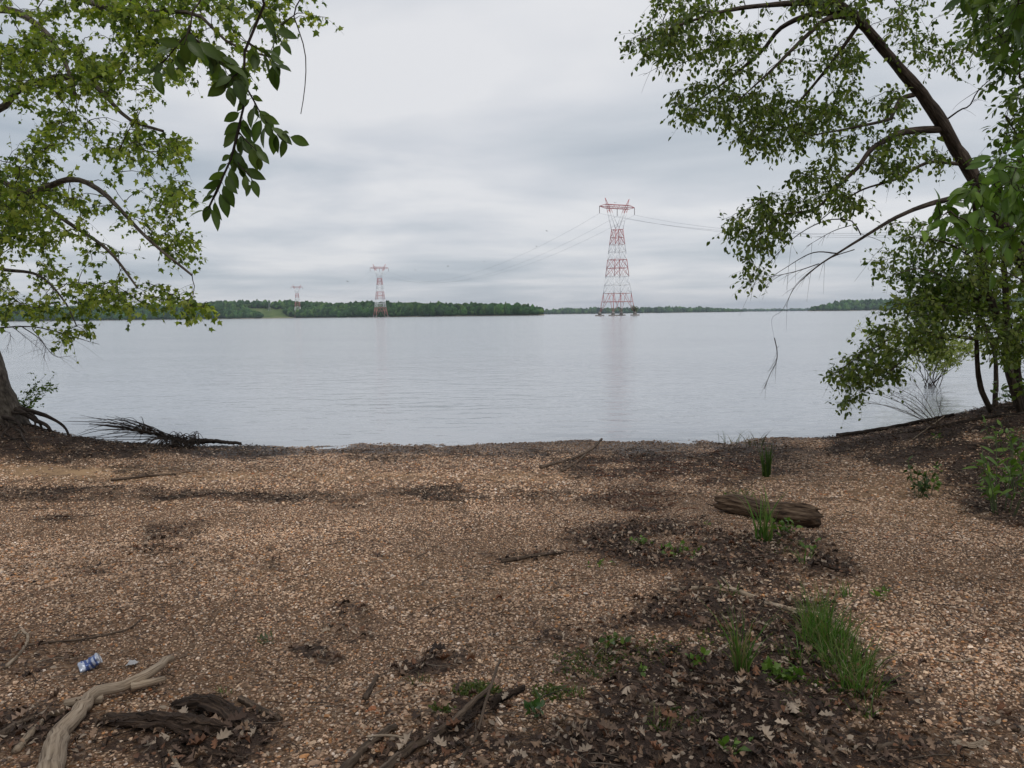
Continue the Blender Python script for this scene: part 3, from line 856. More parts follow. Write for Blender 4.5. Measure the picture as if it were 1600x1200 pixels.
b1 = on_ground(6.75, 10.75); b2 = on_ground(6.95, 11.0); b3 = on_ground(7.05, 10.6); b4 = on_ground(6.9, 10.35); b5 = on_ground(7.2, 10.9)
GRP = "young trees on the right bank"
make_tree("young_maple", "thin wavy dark trunk, leftmost of the young trees on the right bank", "tree",
          ([b1, P(1531, 600, 10.7), P(1526, 540, 10.6), P(1531, 480, 10.5), P(1529, 420, 10.4), P(1515, 330, 10.3)], .038, .012),
          [([(1530, 470, 10.5), (1490, 440, 10.3), (1440, 420, 10.0), (1395, 430, 9.8)], .014, .004), ([(1528, 410, 10.4), (1480, 380, 10.2), (1420, 370, 9.9)], .014, .004)],
          [([(1375, 350), (1540, 330), (1545, 480), (1480, 500), (1370, 500), (1362, 430)], 110, 10.1, 11.6)],
          OV, .072, [(.11, .15, .034), (.14, .18, .04), (.08, .12, .03), (.18, .21, .05)], M['leaf_birch'], M['bark'], 31, subn=3, per=5, group=GRP)
make_tree("young_maple", "straight slim dark trunk between the wavy one and the thick ones on the right bank", "tree",
          ([b2, P(1556, 570, 11), P(1545, 520, 11), P(1528, 490, 10.9), P(1516, 430, 10.8), P(1500, 340, 10.7)], .034, .012),
          [([(1518, 440, 10.8), (1470, 460, 10.6), (1420, 470, 10.5)], .012, .004)],
          [([(1420, 400), (1520, 380), (1540, 470), (1450, 500), (1410, 470)], 60, 10, 11.5)],
          OV, .085, GREEN_DEEP, M['leaf_birch'], M['bark'], 32, subn=3, per=5, group=GRP)
make_tree("young_maple", "thick bent trunk on the right bank with a low leafy limb drooping toward the water", "tree",
          ([b3, P(1588, 600, 10.6), P(1578, 545, 10.5), P(1560, 500, 10.4), P(1546, 465, 10.3), P(1535, 400, 10.2), P(1520, 300, 10.0)], .085, .025),
          [([(1572, 530, 10.5), (1530, 530, 10.3), (1480, 526, 10.0), (1440, 540, 9.7), (1410, 563, 9.5), (1380, 590, 9.3), (1350, 612, 9.2)], .03, .005),
           ([(1480, 526, 10), (1430, 515, 9.8), (1390, 530, 9.6), (1340, 560, 9.4), (1310, 578, 9.3)], .014, .004), ([(1575, 532, 10.5), (1600, 525, 10.4), (1650, 500, 10.2)], .025, .006)],
          [([(1290, 582), (1330, 555), (1370, 505), (1440, 490), (1490, 520), (1440, 560), (1410, 590), (1365, 590), (1340, 628), (1322, 636), (1315, 600)], 130, 8.9, 10.2),
           ([(1380, 450), (1500, 440), (1560, 500), (1440, 490), (1370, 490)], 40, 9.4, 10.5), ([(1500, 370), (1610, 360), (1620, 550), (1560, 560), (1510, 510)], 80, 8.8, 9.9)],
          OV, .070, [(.11, .15, .034), (.14, .18, .04), (.08, .12, .03), (.18, .21, .05)], M['leaf_birch'], M['bark'], 33, subn=3, per=5, group=GRP, trunk_seg=12)
make_tree("young_maple", "upright trunk nearest the frame edge on the right bank under dense green leaves", "tree",
          ([b4, P(1573, 560, 10.3), P(1572, 480, 10.2), P(1568, 400, 10.1), P(1560, 280, 10)], .06, .02),
          [([(1570, 440, 10.2), (1610, 400, 10), (1660, 370, 9.8)], .02, .005), ([(1569, 420, 10.2), (1520, 380, 9.8), (1480, 370, 9.6)], .02, .005), ([(1572, 500, 10.2), (1610, 520, 10), (1640, 560, 9.8)], .015, .005)],
          [([(1500, 330), (1660, 250), (1660, 480), (1540, 490), (1430, 460), (1450, 380)], 220, 10.15, 11.6), ([(1530, 470), (1660, 460), (1660, 610), (1585, 600), (1550, 540)], 85, 9, 10.6)],
          OV, .078, [(.10, .145, .032), (.13, .18, .038), (.08, .12, .028), (.17, .21, .045)], M['leaf_birch'], M['bark'], 34, subn=3, per=5, group=GRP)

# --- broad-leaved sapling reaching in from the right, and the dark tree in the top corner
sb = on_ground(4.35, 4.9)
make_tree("broadleaf_sapling", "near sapling with large fresh green leaves hanging in front of the leaning birch trunk", "tree",
          ([sb, on_ground(4.3, 4.9, .8), on_ground(4.15, 4.9, 1.6), on_ground(4.0, 4.85, 2.4), on_ground(3.9, 4.8, 3.1)], .035, .012),
          [([on_ground(4.1, 4.9, 1.9), P(1640, 420, 4.9), P(1590, 372, 4.8), P(1520, 350, 4.7), P(1460, 345, 4.6)], .012, .003),
           ([on_ground(4.0, 4.85, 2.3), P(1620, 300, 4.8), P(1560, 280, 4.7), P(1510, 290, 4.6)], .01, .003), ([on_ground(4.15, 4.9, 1.5), P(1650, 480, 4.9), P(1600, 440, 4.9), P(1560, 420, 4.8)], .01, .003)],
          [([(1450, 320), (1500, 270), (1600, 225), (1670, 210), (1670, 350), (1590, 360), (1550, 385), (1480, 365)], 85, 4.3, 5.4), ([(1590, 510), (1670, 510), (1670, 575), (1600, 570)], 6, 4.5, 5.2)],
          OVH, .10, GREEN_FRESH, M['leaf_big'], M['bark'], 41, subn=2, per=3, sub=(.08, .2), droop=.7, tip_leaves=3)
cb = on_ground(7.6, 7.2)
make_tree("dark_maple", "dense dark leafy tree filling the upper right corner", "tree",
          ([cb, on_ground(7.5, 7.2, 2), on_ground(7.2, 7.3, 4), on_ground(7.0, 7.4, 6)], .14, .05),
          [([on_ground(7.3, 7.3, 3.4), P(1640, 150, 7.3), P(1590, 90, 7.2), P(1550, 40, 7.1)], .03, .005), ([on_ground(7.3, 7.3, 3.0), P(1640, 260, 7.3), P(1590, 210, 7.2), P(1570, 180, 7.1)], .03, .005)],
          [([(1535, -60), (1680, -60), (1680, 330), (1575, 290), (1562, 170), (1545, 110)], 150, 6.4, 8), ([(1500, -60), (1560, -60), (1550, 30), (1515, 10)], 14, 6.6, 7.4)],
          OV, .078, GREEN_DEEP, M['leaf_birch'], M['bark'], 42, subn=3, per=5)

rb = on_ground(6.2, 1.8)
_rs = np.random.RandomState(88)
_tg = [np.array([_rs.uniform(.8, 8.5), _rs.uniform(-2.5, 5.0), _rs.uniform(4.1, 7.5)]) for _ in range(620)]
_tg = [t for t in _tg if t[2] > 2.6 + .42 * max(t[1], 0)]
make_tree("beech_tree", "tree overhanging from the right whose broad leaves dip into the top right corner", "tree",
          ([rb, on_ground(6.2, 1.8, 2), on_ground(6.0, 1.8, 4), on_ground(5.8, 1.9, 6), on_ground(5.7, 1.9, 8)], .2, .08),
          [([on_ground(6.0, 1.8, 3.6), np.array([4.6, 2.6, 4.6]), np.array([3.0, 3.2, 5.0]), np.array([1.2, 3.4, 5.2])], .06, .01),
           ([on_ground(6.0, 1.8, 3.9), np.array([5.4, 3.4, 4.3]), np.array([4.6, 4.8, 4.2]), P(1600, -40, 4.9), P(1560, -5, 4.9)], .05, .006),
           ([on_ground(5.9, 1.8, 4.4), np.array([4.8, .8, 5.2]), np.array([3.4, 0, 5.6]), np.array([1.8, -.6, 5.8])], .06, .01)],
          [([(1510, -70), (1680, -70), (1680, 70), (1610, 60), (1545, 25)], 26, 4.4, 5.3)],
          OVH, .115, GREEN_DEEP, M['leaf_big'], M['bark'], 89, subn=3, per=5, sub=(.12, .35), direct=_tg, droop=.5)

# --- overhanging magnolia-like tree whose branch hangs down near the camera
rs = np.random.RandomState(51)
hb = on_ground(-3.3, 0.2)
hroot = thing("tupelo_tree", "overhanging tree whose near branch of large dark leaves dangles in the upper left sky", "tree", hb)
g = Geo(); tq = limb_mesh(g, [hb, on_ground(-3.3, .2, 1.5), on_ground(-3.2, .3, 3.0), on_ground(-3.0, .3, 4.6), on_ground(-2.9, .3, 6.2)], .14, .07, 14, 40, .12, 5)
g.build("trunk", M['bark'], hroot)
D0 = 2.7
shoots = [  # (points, leaf count, r)
    ([on_ground(-3.15, .3, 3.4), np.array([-2.2, 1.7, 3.75]), np.array([-1.2, 2.5, 3.35]), P(406, -40, D0), P(402, 15, D0), P(386, 65, D0), P(379, 105, D0), P(381, 160, D0), P(374, 205, D0 - .02), P(364, 240, D0 - .03), P(350, 275, D0 - .04), P(340, 300, D0 - .05), P(326, 325, D0 - .05)], 0, .012),
    ([P(381, 150, D0), P(376, 195, D0), P(364, 240, D0 - .03), P(350, 275, D0 - .05), P(340, 300, D0 - .05), P(324, 328, D0 - .06)], 20, .002),
    ([P(381, 130, D0), P(398, 160, D0 + .03), P(412, 185, D0 + .04), P(428, 203, D0 + .05), P(448, 212, D0 + .05)], 15, .0035),
    ([P(372, 205, D0), P(385, 220, D0 - .06), P(398, 232, D0 - .08), P(404, 240, D0 - .08)], 6, .003),
    ([P(366, 235, D0), P(374, 258, D0 - .04), P(388, 272, D0 - .06), P(396, 285, D0 - .06)], 6, .003),
    ([P(386, 65, D0), P(405, 78, D0 + .05), P(418, 88, D0 + .06), P(430, 108, D0 + .07)], 9, .003),
    ([P(402, 15, D0), P(415, 35, D0 + .1), P(424, 47, D0 + .12), P(440, 66, D0 + .12)], 9, .003),
    ([P(381, 110, D0), P(366, 118, D0 - .05), P(350, 138, D0 - .06)], 8, .003),
    ([np.array([-1.6, 2.2, 3.6]), P(290, -60, D0 - .1), P(300, 10, D0 - .1), P(296, 50, D0 - .1), P(275, 72, D0 - .1), P(255, 98, D0 - .1), P(240, 108, D0 - .1)], 0, .006),
    ([P(285, 62, D0 - .1), P(268, 82, D0 - .1), P(255, 98, D0 - .1), P(238, 112, D0 - .1)], 10, .002),
    ([P(296, 50, D0 - .1), P(310, 65, D0 - .08), P(330, 75, D0 - .06), P(345, 95, D0 - .05), P(355, 115, D0 - .05)], 13, .004),
    ([P(296, 40, D0 - .1), P(290, 62, D0 - .15), P(288, 70, D0 - .15)], 4, .003),
    ([np.array([-1.2, 2.5, 3.35]), P(452, -40, D0 + .3), P(458, 20, D0 + .3), P(472, 62, D0 + .3), P(478, 95, D0 + .3), P(476, 140, D0 + .3), P(470, 178, D0 + .3)], 0, .005)]
gt = Geo(); gl = Geo()
for k, (pts, nl, r) in enumerate(shoots):
    q = limb_mesh(gt, pts, r, max(.0012, r * .3), 6, 26 if nl == 0 else 14, .1, 70 + k)
    if nl:
        nl = int(nl * 1.25)
        u = np.linspace(.12, 1, nl) * (len(q) - 1.01); j = u.astype(int); f = (u - j)[:, None]
        a = q[j] * (1 - f) + q[j + 1] * f; t = norm(q[j + 1] - q[j])
        side = norm(np.cross(t, np.array([0, 1.0, .2]))) * np.where(np.arange(nl) % 2, 1, -1)[:, None]
        d = norm(t * .35 + side * .8 + np.array([0, 0, -.7]) + rs.normal(0, .36, (nl, 3)))
        nn = norm(np.array([.1, -.8, .45]) + rs.normal(0, .45, (nl, 3)))
        s = .072 * rs.uniform(.5, 1.2, nl)
        c = np.array([(.06, .095, .024), (.08, .12, .03), (.10, .14, .034)])[rs.randint(0, 3, nl)] * rs.uniform(.8, 1.2, nl)[:, None]
        place(gl, OVH, a + d * .012, d, nn, s, c)
        st = np.stack([a, a + d * .014], 1); V, Fq, ax = tubes(st, np.full((nl, 2), .0009), 4); gt.add(V, Fq, None, ax)
gt.build("branch", M['twig'], hroot)
gl.build("leaves", M['leaf_big'], hroot)
# its crown over and behind the viewer
nodes = [tq[20:]]
gb = Geo()
for k, (a, l) in enumerate([(.2, 4.5), (1.1, 4.2), (-.6, 4.0), (-1.5, 4), (2.2, 3.5), (3.4, 3)]):
    s0 = tq[24 + 2 * k]; e = s0 + np.array([math.cos(a) * l, math.sin(a) * l * .45 - .5, .9])
    nodes.append(limb_mesh(gb, [s0, s0 + (e - s0) * .5 + np.array([0, 0, .5]), e], .05, .012, 7, 20, .1, 90 + k))
gb.build("limb", M['bark'], hroot)
n = 520
tg = np.stack([rs.uniform(-6.5, 3.2, n), rs.uniform(-4.5, 1.6, n), rs.uniform(3.6, 6.8, n)], -1)
paths = grow(rs, np.concatenate(nodes), tg); st = subtwigs(rs, paths, 3, .15, .45)
gb = Geo(); V, Fq, ax = tubes(paths, twig_radius(paths), 4); gb.add(V, Fq, None, ax); gb.build("twigs", M['twig'], hroot)
gb = Geo(); put_leaves(rs, gb, st, 5, OV, .13, GREEN_DEEP, .15); put_leaves(rs, gb, paths, 5, OV, .13, GREEN_DEEP, .4)
gb.build("crown", M['leaf_big'], hroot)

# ------------------------------------------------------------------ shrubs
def shrub(name, label, cat, base, stems, n_side, lean, leafn, size, cols, tpl, seed, h, w, r=.008, bm='twig', lm='leaf_birch', sub=(.1, .3), dirs=None, up=1.0, tip=2):
    rs = np.random.RandomState(seed)
    root = thing(name, label, cat, base)
    base = np.asarray(base, float)
    g = Geo(); paths = []
    for k in range(stems):
        a = rs.uniform(0, 6.283) if dirs is None else rs.uniform(*dirs)
        L = rs.uniform(.55, 1.0)
        e = base + np.array([math.cos(a) * w * rs.uniform(.3, 1) + lean[0], math.sin(a) * w * .8 * rs.uniform(.2, 1) + lean[1], h * L * up])
        m = base + (e - base) * .5 + np.array([rs.normal(0, .06) * w, rs.normal(0, .06) * w, .12 * h])
        s = base + np.array([rs.normal(0, .04) * w, rs.normal(0, .04) * w, -.03])
        q = spline([s, m, e], 6); paths.append(q)
    paths = np.array(paths)
    V, Fq, ax = tubes(paths, r * np.linspace(1, .3, 6)[None] * rs.uniform(.6, 1.1, (stems, 1)), 5); g.add(V, Fq, None, ax)
    st = subtwigs(rs, paths, n_side, sub[0], sub[1], .55, -.35)
    V, Fq, ax = tubes(st, np.full((len(st), 1), r * .3) * np.array([1, .85, .65, .4]), 3); g.add(V, Fq, None, ax)
    st2 = subtwigs(rs, st, 1, sub[0] * .6, sub[1] * .6, .5, -.3)
    V, Fq, ax = tubes(st2, np.full((len(st2), 1), r * .18) * np.array([1, .85, .65, .4]), 3); g.add(V, Fq, None, ax)
    g.build("stems", M[bm], root)
    if leafn:
        g = Geo(); put_leaves(rs, g, np.concatenate([st, st2]), leafn, tpl, size, cols, .3, .1, .7, .5)
        if tip: put_leaves(rs, g, paths, tip, tpl, size, cols, .6, .1, .7, .5)
        g.build("foliage", M[lm], root)
    return root


v = ray(1455, 604); wb = CAM + v * ((WATER_Z - CAM[2]) / v[2])
shrub("willow_bush", "sparse yellow-green willow bush standing in the shallow water off the right bank", "bush", wb, 22, 11, (0, 0), 9, .10, [(.26, .30, .10), (.33, .35, .13), (.20, .25, .08)], ovate(3, .2, .2, .1), 61, 1.9, 2.4, .010, sub=(.2, .55), lm='leaf_sun')
shrub("willow_bush", "small half-drowned willow sprig in the lake left of the larger willow bush", "bush", CAM + ray(1330, 612) * ((WATER_Z - CAM[2]) / ray(1330, 612)[2]), 9, 6, (0, 0), 3, .05, [(.10, .12, .05), (.07, .09, .03)], ovate(3, .16, .2, .1), 62, .7, .8, .004, sub=(.15, .4))
b = G(1468, 668)
shrub("bare_brush", "leafless thin grey brush arching on the right bank before the water", "shrub", b, 11, 9, (-.35, 0), 0, .04, GREEN_BIRCH, OV, 63, .75, 1.2, .0065, bm='drift_brown', sub=(.12, .35), dirs=(1.2, 5.0))
b = G(50, 668)
shrub("shore_shrub", "little leafy shrub beside the leaning trunk at the left edge", "shrub", on_ground(-8.2, 12.6), 9, 5, (.25, 0), 4, .055, GREEN_DEEP, OV, 64, .95, .5, .006, dirs=(-.8, .8))

# fallen brushy branch and root wad at the left shore
e0 = G(372, 690)
root = thing("fallen_branch", "fallen dark brushy branch lying along the left shoreline", "branch", G(240, 690))
g = Geo()
main = limb_mesh(g, [G(300, 694) + [0, .1, .05], G(268, 688) + [0, .1, .10], P(225, 674, 12.0), P(190, 668, 12.1), P(140, 662, 12.2)], .028, .006, 7, 20, .2, 3)
rs = np.random.RandomState(8)
for k in range(64):
    i = rs.randint(2, 12); s = main[i]
    e = P(rs.uniform(96, 225), rs.uniform(648, 692), rs.uniform(11.6, 12.6))
    if e[0] > s[0]: e[0] = s[0] - abs(e[0] - s[0]) * .4
    m = s + (e - s) * .5 + np.array([0, 0, rs.uniform(-.02, .12)])
    limb_mesh(g, [s, m, e], rs.uniform(.004, .009), .002, 4, 9, .1, k)
g.build("branch", M['root'], root)
g = Geo()
for k in range(14):
    s = main[rs.randint(0, 6)]; e = G(rs.uniform(200, 290), rs.uniform(695, 708)) + np.array([0, 0, .01])
    limb_mesh(g, [s, (s + e) / 2 + [0, 0, .07], e], .012, .004, 5, 10, .2, k)
g.build("side_branches", M['root'], root)
bw = G(285, 700)
root = thing("root_wad", "ball of tangled roots heaped on the shore at the end of the fallen branch", "root wad", bw)
g = Geo()
for k in range(54):
    a = rs.uniform(0, 6.283); R = rs.uniform(.06, .34)
    p = [bw + np.array([math.cos(a + t) * R * rs.uniform(.7, 1.2), math.sin(a + t) * R * .8, .02 + abs(math.sin(t * 1.4)) * rs.uniform(.04, .24)]) for t in np.linspace(0, 2.4, 5)]
    limb_mesh(g, p, .007, .003, 4, 12, .2, k)
g.build("roots", M['root'], root)


# ------------------------------------------------------------------ sticks and driftwood
def stick(name, label, pts, r0, r1, mat='drift_brown', lift=0.6, cat="stick", jag=.22, group=None, subs=(), ns=9, rise=None, flat=1.0, pw=1.0):
    q = []
    for i, p in enumerate(pts):
        w = G(p[0], p[1]); h = (p[2] if len(p) > 2 else 0)
        q.append(w + np.array([0, 0, r0 * lift + h + .006]))
    q = np.array(q)
    n = 30
    pth = spline(q, n)
    pth[1:-1] += np.random.RandomState(len(label)).normal(0, r0 * .10, (n - 2, 3))
    R = r1 + (r0 - r1) * (1 - np.linspace(0, 1, n)) ** pw
    g = Geo(); rot = mat == 'rot'
    V, Fq, ax = tubes(pth[None], R[None], ns * 2 if rot else ns, True, jag, 4.0 if rot else 7.0, flat, len(label), 3.2 if rot else 1.3, r0 * (1.6 if rot else .5))
    g.add(V, Fq, None, ax)
    for k, (sp, a0, a1) in enumerate(subs):
        qq = np.array([G(p[0], p[1]) + np.array([0, 0, a0 * lift + (p[2] if len(p) > 2 else 0) + .006]) for p in sp])
        V, Fq, ax = tubes(spline(qq, 16)[None], np.linspace(a0, a1, 16)[None], 18 if rot else 7, True, jag, 4.0 if rot else 8.0, 1.0 if not rot else .7, k + len(label), 3.2 if rot else 1.3, a0 * (1.6 if rot else .4))
        g.add(V, Fq, None, ax)
    o = g.build(name, M[mat], loc=q[0])
    return tag(o, label, cat, group)


stick("driftwood", "large pale bent driftwood limb in the bottom left corner", [(78, 1235), (90, 1175), (118, 1135), (142, 1104), (175, 1092, .01), (215, 1080, .015), (245, 1066, .02), (266, 1049, .02)], .048, .018, 'drift', .8, "driftwood", .13,
      subs=[([(160, 1100), (135, 1102), (104, 1107)], .024, .018), ([(205, 1086, .02), (235, 1078, .015), (258, 1070, .01)], .020, .012)], ns=14)
def slabs(name, label, cat, runs, mat, seed):
    rs = np.random.RandomState(seed); g = Geo(); base = None
    for pts, R, n, zz in runs:
        pth = spline(np.array([G(p[0], p[1]) + np.array([0, 0, p[2]]) for p in pts]), 60)
        base = pth[0] if base is None else base
        tg = norm(pth[-1] - pth[0]); sd = norm(np.cross(tg, [0, 0, 1.0]))
        for k in range(n):
            L = rs.randint(14, 40); a = rs.randint(0, 60 - L + 1)
            if k < 3: a, L = 0 + 2 * k, 54
            q = pth[a:a + L][np.linspace(0, L - 1, 14).astype(int)].copy()
            th = rs.uniform(0, 6.283); rr = R * rs.uniform(0, .8)
            q += sd * math.cos(th) * rr + np.array([0, 0, max(0, math.sin(th) * rr * zz + R * .45)])
            q += rs.normal(0, R * .06, q.shape) + tg * rs.normal(0, R * .4)
            w = R * rs.uniform(.3, .75) * np.interp(np.linspace(0, 1, 14), [0, .1, .85, 1], [.35, 1, .9, .25])
            V, Fq, ax = tubes(q[None], w[None], 7, True, .55, 26.0, rs.uniform(.35, .8), seed + k, 1.6, R * .9)
            g.add(V, Fq, None, ax)
    o = g.build(name, M[mat], loc=base, smooth=False)
    return tag(o, label, cat)


slabs("rotten_log", "black crumbling rotten log beside the pale driftwood", "log", [([(166, 1130, .0), (215, 1134, .01), (270, 1142, .02), (330, 1150, .01), (366, 1156, 0)], .047, 18, .9), ([(268, 1118, .03), (310, 1116, .05), (345, 1124, .04), (378, 1142, .01)], .038, 12, .8)], 'rot', 4)
slabs("rotten_splinters", "heap of dark broken splinters in front of the rotten log", "wood splinters", [([(255, 1165, 0), (290, 1175, 0), (340, 1185, 0)], .035, 12, .3), ([(300, 1170, 0), (345, 1172, 0), (376, 1186, 0)], .028, 8, .3)], 'rot', 9)
stick("rotten_shard", "dark splintered shard lying below the rotten log", [(250, 1160), (256, 1182), (258, 1215)], .016, .010, 'rot', .6, "wood shard", .4)
stick("rotten_shard", "longer dark shard slanting out from under the rotten log to the lower right", [(290, 1165), (330, 1180), (375, 1195)], .018, .008, 'rot', .6, "wood shard", .4)
stick("stick", "short brown stick on the gravel to the right of the rotten log", [(376, 1098), (405, 1112), (437, 1130)], .017, .014, 'drift_brown')
stick("stick", "thin pale stick poking out below the rotten log", [(258, 1168), (270, 1185), (282, 1210)], .009, .007, 'drift')
stick("stick", "long smooth grey-brown stick at the bottom centre, its tip on charred wood", [(585, 1222), (640, 1180), (690, 1150), (730, 1122, .02), (768, 1088, .03)], .021, .011, 'drift_brown', .8)
stick("stick", "dark brown stick at the bottom, left of the long smooth one", [(530, 1220), (560, 1185), (590, 1160), (618, 1141)], .019, .014, 'drift_brown', .7, flat=.9)
stick("stick", "thin pale twig lying across the dark stick at the bottom", [(575, 1163, .02), (610, 1164, .03), (642, 1167, .02)], .006, .004, 'drift', .7)
slabs("charred_wood", "piece of black charred wood behind the long smooth stick's tip", "charred wood", [([(708, 1150, .0), (728, 1124, .01), (752, 1098, .01)], .038, 16, .7)], 'rot', 14)
stick("charred_wood", "small black charred splinter pointing away from the larger charred piece", [(762, 1108), (785, 1095), (815, 1082)], .022, .010, 'rot', .5, "charred wood", .5)
stick("stick", "thin arching dark shoot rising past the charred wood", [(700, 1215), (740, 1170, .02), (760, 1120, .06), (775, 1075, .07), (782, 1050, .05)], .008, .005, 'drift_brown', .7)
stick("stick", "dark stubby stick lying alone on the middle foreground gravel", [(570, 1096), (580, 1078), (590, 1060)], .013, .009, 'drift_brown')
stick("stick", "straight dark stick pointing at the leaf patch in mid beach", [(784, 880), (825, 873), (880, 866)], .017, .010, 'drift_brown')
stick("stick", "curved tan branch lying through the green grass on the leaf litter", [(1048, 926), (1090, 923), (1140, 925), (1180, 938), (1230, 956), (1270, 962), (1300, 975), (1345, 1008)], .013, .017, 'drift', .8,
      subs=[([(1126, 905), (1140, 918), (1152, 928)], .008, .007)])
stick("stick", "thin dark crooked twig on the gravel above the crumpled can", [(35, 1012), (80, 1006), (140, 1000), (200, 985), (222, 968)], .007, .004, 'drift_brown')
stick("stick", "small forked pale stick at the left edge by the thin dark twig", [(10, 1046), (28, 1028), (42, 1008), (43, 994)], .011, .007, 'drift', subs=[([(43, 994), (32, 988), (22, 1000)], .007, .004)])
stick("stick", "weathered grey stick in the bottom left corner beside the large driftwood", [(25, 1180), (50, 1150), (74, 1126)], .016, .012, 'drift')
stick("stick", "broken brown stick on the dark soil at the left edge of the bottom corner", [(0, 1158), (25, 1140), (52, 1130)], .018, .012, 'drift_brown')
stick("stick", "gnarled pale driftwood stick bending up at the water's edge", [(845, 733), (870, 726), (895, 719), (915, 712, .02), (930, 706, .06), (940, 700, .12)], .024, .018, 'drift_brown', .7, subs=[([(878, 738), (900, 725), (915, 714, .02)], .018, .014)])
stick("stick", "long dark stick on the sand near the left wrack line", [(175, 752), (200, 750), (230, 746), (275, 743)], .022, .012, 'drift_brown')
stick("stick", "thin branch lying on the reddish debris patch below the shoreline", [(1075, 715), (1110, 722), (1130, 732), (1158, 738)], .012, .007, 'drift_brown')
stick("stick", "blunt brown stick lying in the gravel at the bottom right", [(1368, 1176), (1405, 1168), (1450, 1163)], .014, .017, 'drift_brown')
stick("stick", "thin pale root-like twig curving on the gravel in the right foreground", [(1462, 1033), (1490, 1037), (1520, 1033)], .005, .004, 'drift')
stick("stick", "pale curled strip of bark on the gravel near the bottom right corner", [(1490, 1163), (1515, 1170), (1545, 1166)], .020, .012, 'drift', .5, "bark strip", .2, flat=.35)
stick("stick", "thin dark branch sprawled over the leaves at the bottom right", [(1225, 1135), (1265, 1160), (1310, 1200), (1330, 1225)], .012, .014, 'drift_brown')
stick("stick", "straight thin stick between the leaves right of the sprawled dark branch", [(1295, 1145), (1330, 1165), (1370, 1195)], .009, .008, 'drift_brown')
stick("stick", "black stick lying on the shore gravel by the bank's tip", [(1308, 683, .03), (1360, 672, .03), (1430, 662, .02), (1490, 652, .02)], .035, .022, 'root', .4)
stick("stick", "driftwood pole lying on the shoreline right of the root wad", [(305, 692, .06), (330, 690, .06), (352, 692, .04), (377, 695, .02)], .045, .024, 'root', .7)
stick("root_stick", "long dark root snaking over the right bank below the young trees", [(1400, 680), (1450, 672), (1500, 662), (1560, 652), (1620, 648)], .02, .03, 'root', .5, "root")
stick("stick", "pale thin stick leaning against the bare brush on the right bank", [(1425, 688), (1450, 675, .05), (1475, 664, .12)], .007, .005, 'drift')
stick("stick", "dark slab of wood half buried at the edge of the big leaf patch", [(1268, 880), (1290, 887), (1312, 895)], .030, .014, 'rot', .3, "wood slab", .3, flat=.5)
stick("stick", "small pale stick standing out of the grass clump's right side", [(1300, 985, .0), (1322, 996, .02), (1346, 1008)], .012, .015, 'drift')

# log
q = np.array([G(1128, 800), G(1160, 806), G(1205, 815), G(1245, 822), G(1284, 827)]) + np.array([[0, .06, .085], [0, .07, .09], [0, .08, .07], [0, .06, .085], [0, .06, .085]])
pth = spline(q, 90); R = np.interp(np.linspace(0, 1, 90), [0, .04, .15, .42, .58, .72, .86, .96, 1], [.062, .082, .098, .094, .086, .096, .108, .104, .084])
g = Geo(); V, Fq, ax = tubes(pth[None], R[None], 64, True, .26, 3.0, .95, 12, 1.5, .06); g.add(V, Fq, None, ax)
tag(g.build("log", M['logw'], loc=q[2]), "thick weathered brown log lying on the gravel behind the grass tuft", "log")

# crumpled can
cb_ = G(141, 1046)
th = np.linspace(0, 2 * np.pi, 28, endpoint=False); L = np.linspace(-.05, .05, 24)
TH, LL = np.meshgrid(th, L)
rad = .037 * (1 + .6 * fbm(np.cos(TH) * 1.4 + 4, np.sin(TH) * 1.4, LL * 38, o=3, s=9)) * np.where(np.abs(LL) > .046, .82, 1)
V = np.stack([LL * .95, rad * np.cos(TH), rad * np.sin(TH) * .8], -1).reshape(-1, 3)
col = np.where(((np.abs(LL) < .016) & (np.abs(LL) > .006) | (np.abs(LL - .036) < .004) | ((np.abs(LL) < .03) & (np.sin(TH * 3 + LL * 120) > .55)))[..., None], np.array([.06, .10, .27]), np.array([.46, .50, .60])).reshape(-1, 3)
idx = np.arange(24 * 28).reshape(24, 28)
Fq = [np.stack([idx[:-1], np.roll(idx[:-1], -1, 1), np.roll(idx[1:], -1, 1), idx[1:]], -1).reshape(-1, 4), idx[0, ::-1][None], idx[-1][None]]
a = math.radians(28); Rm = np.array([[math.cos(a), -math.sin(a), 0], [math.sin(a), math.cos(a), 0], [0, 0, 1]])
tilt = math.radians(24); Rt = np.array([[math.cos(tilt), 0, -math.sin(tilt)], [0, 1, 0], [math.sin(tilt), 0, math.cos(tilt)]])
croot = thing("drink_can", "crumpled blue and white drink can on the gravel", "can", cb_ + np.array([0, 0, .03]))
g = Geo().add((V @ Rt.T) @ Rm.T + np.array(croot.location), Fq, col); g.build("can_body", M['can'], croot)
g = Geo(); t2 = np.linspace(0, 2 * np.pi, 24)
ring = np.stack([np.full(24, .0485), .031 * np.cos(t2), .025 * np.sin(t2)], -1) @ Rt.T @ Rm.T + np.array(croot.location)
V, Fq, ax = tubes(ring[None], np.full((1, 24), .002), 6); g.add(V, Fq, np.array([.6, .6, .62])); g.build("rim", M['can'], croot)
sp = G(207, 1042); gx, gy = np.meshgrid(np.linspace(-.024, .024, 9), np.linspace(-.024, .024, 9))
zz = .018 + .02 * fbm(gx * 50, gy * 50, o=2, s=3)
idx = np.arange(81).reshape(9, 9)
top = np.stack([gx + sp[0], gy + sp[1], zz + sp[2]], -1).reshape(-1, 3)
fq = np.stack([idx[:-1, :-1], idx[:-1, 1:], idx[1:, 1:], idx[1:, :-1]], -1).reshape(-1, 4)
g = Geo().add(top, fq).add(top - [0, 0, .0015], fq[:, ::-1])
tag(g.build("plastic_scrap", M['scrap'], loc=sp), "small crumpled clear plastic scrap right of the can", "litter")


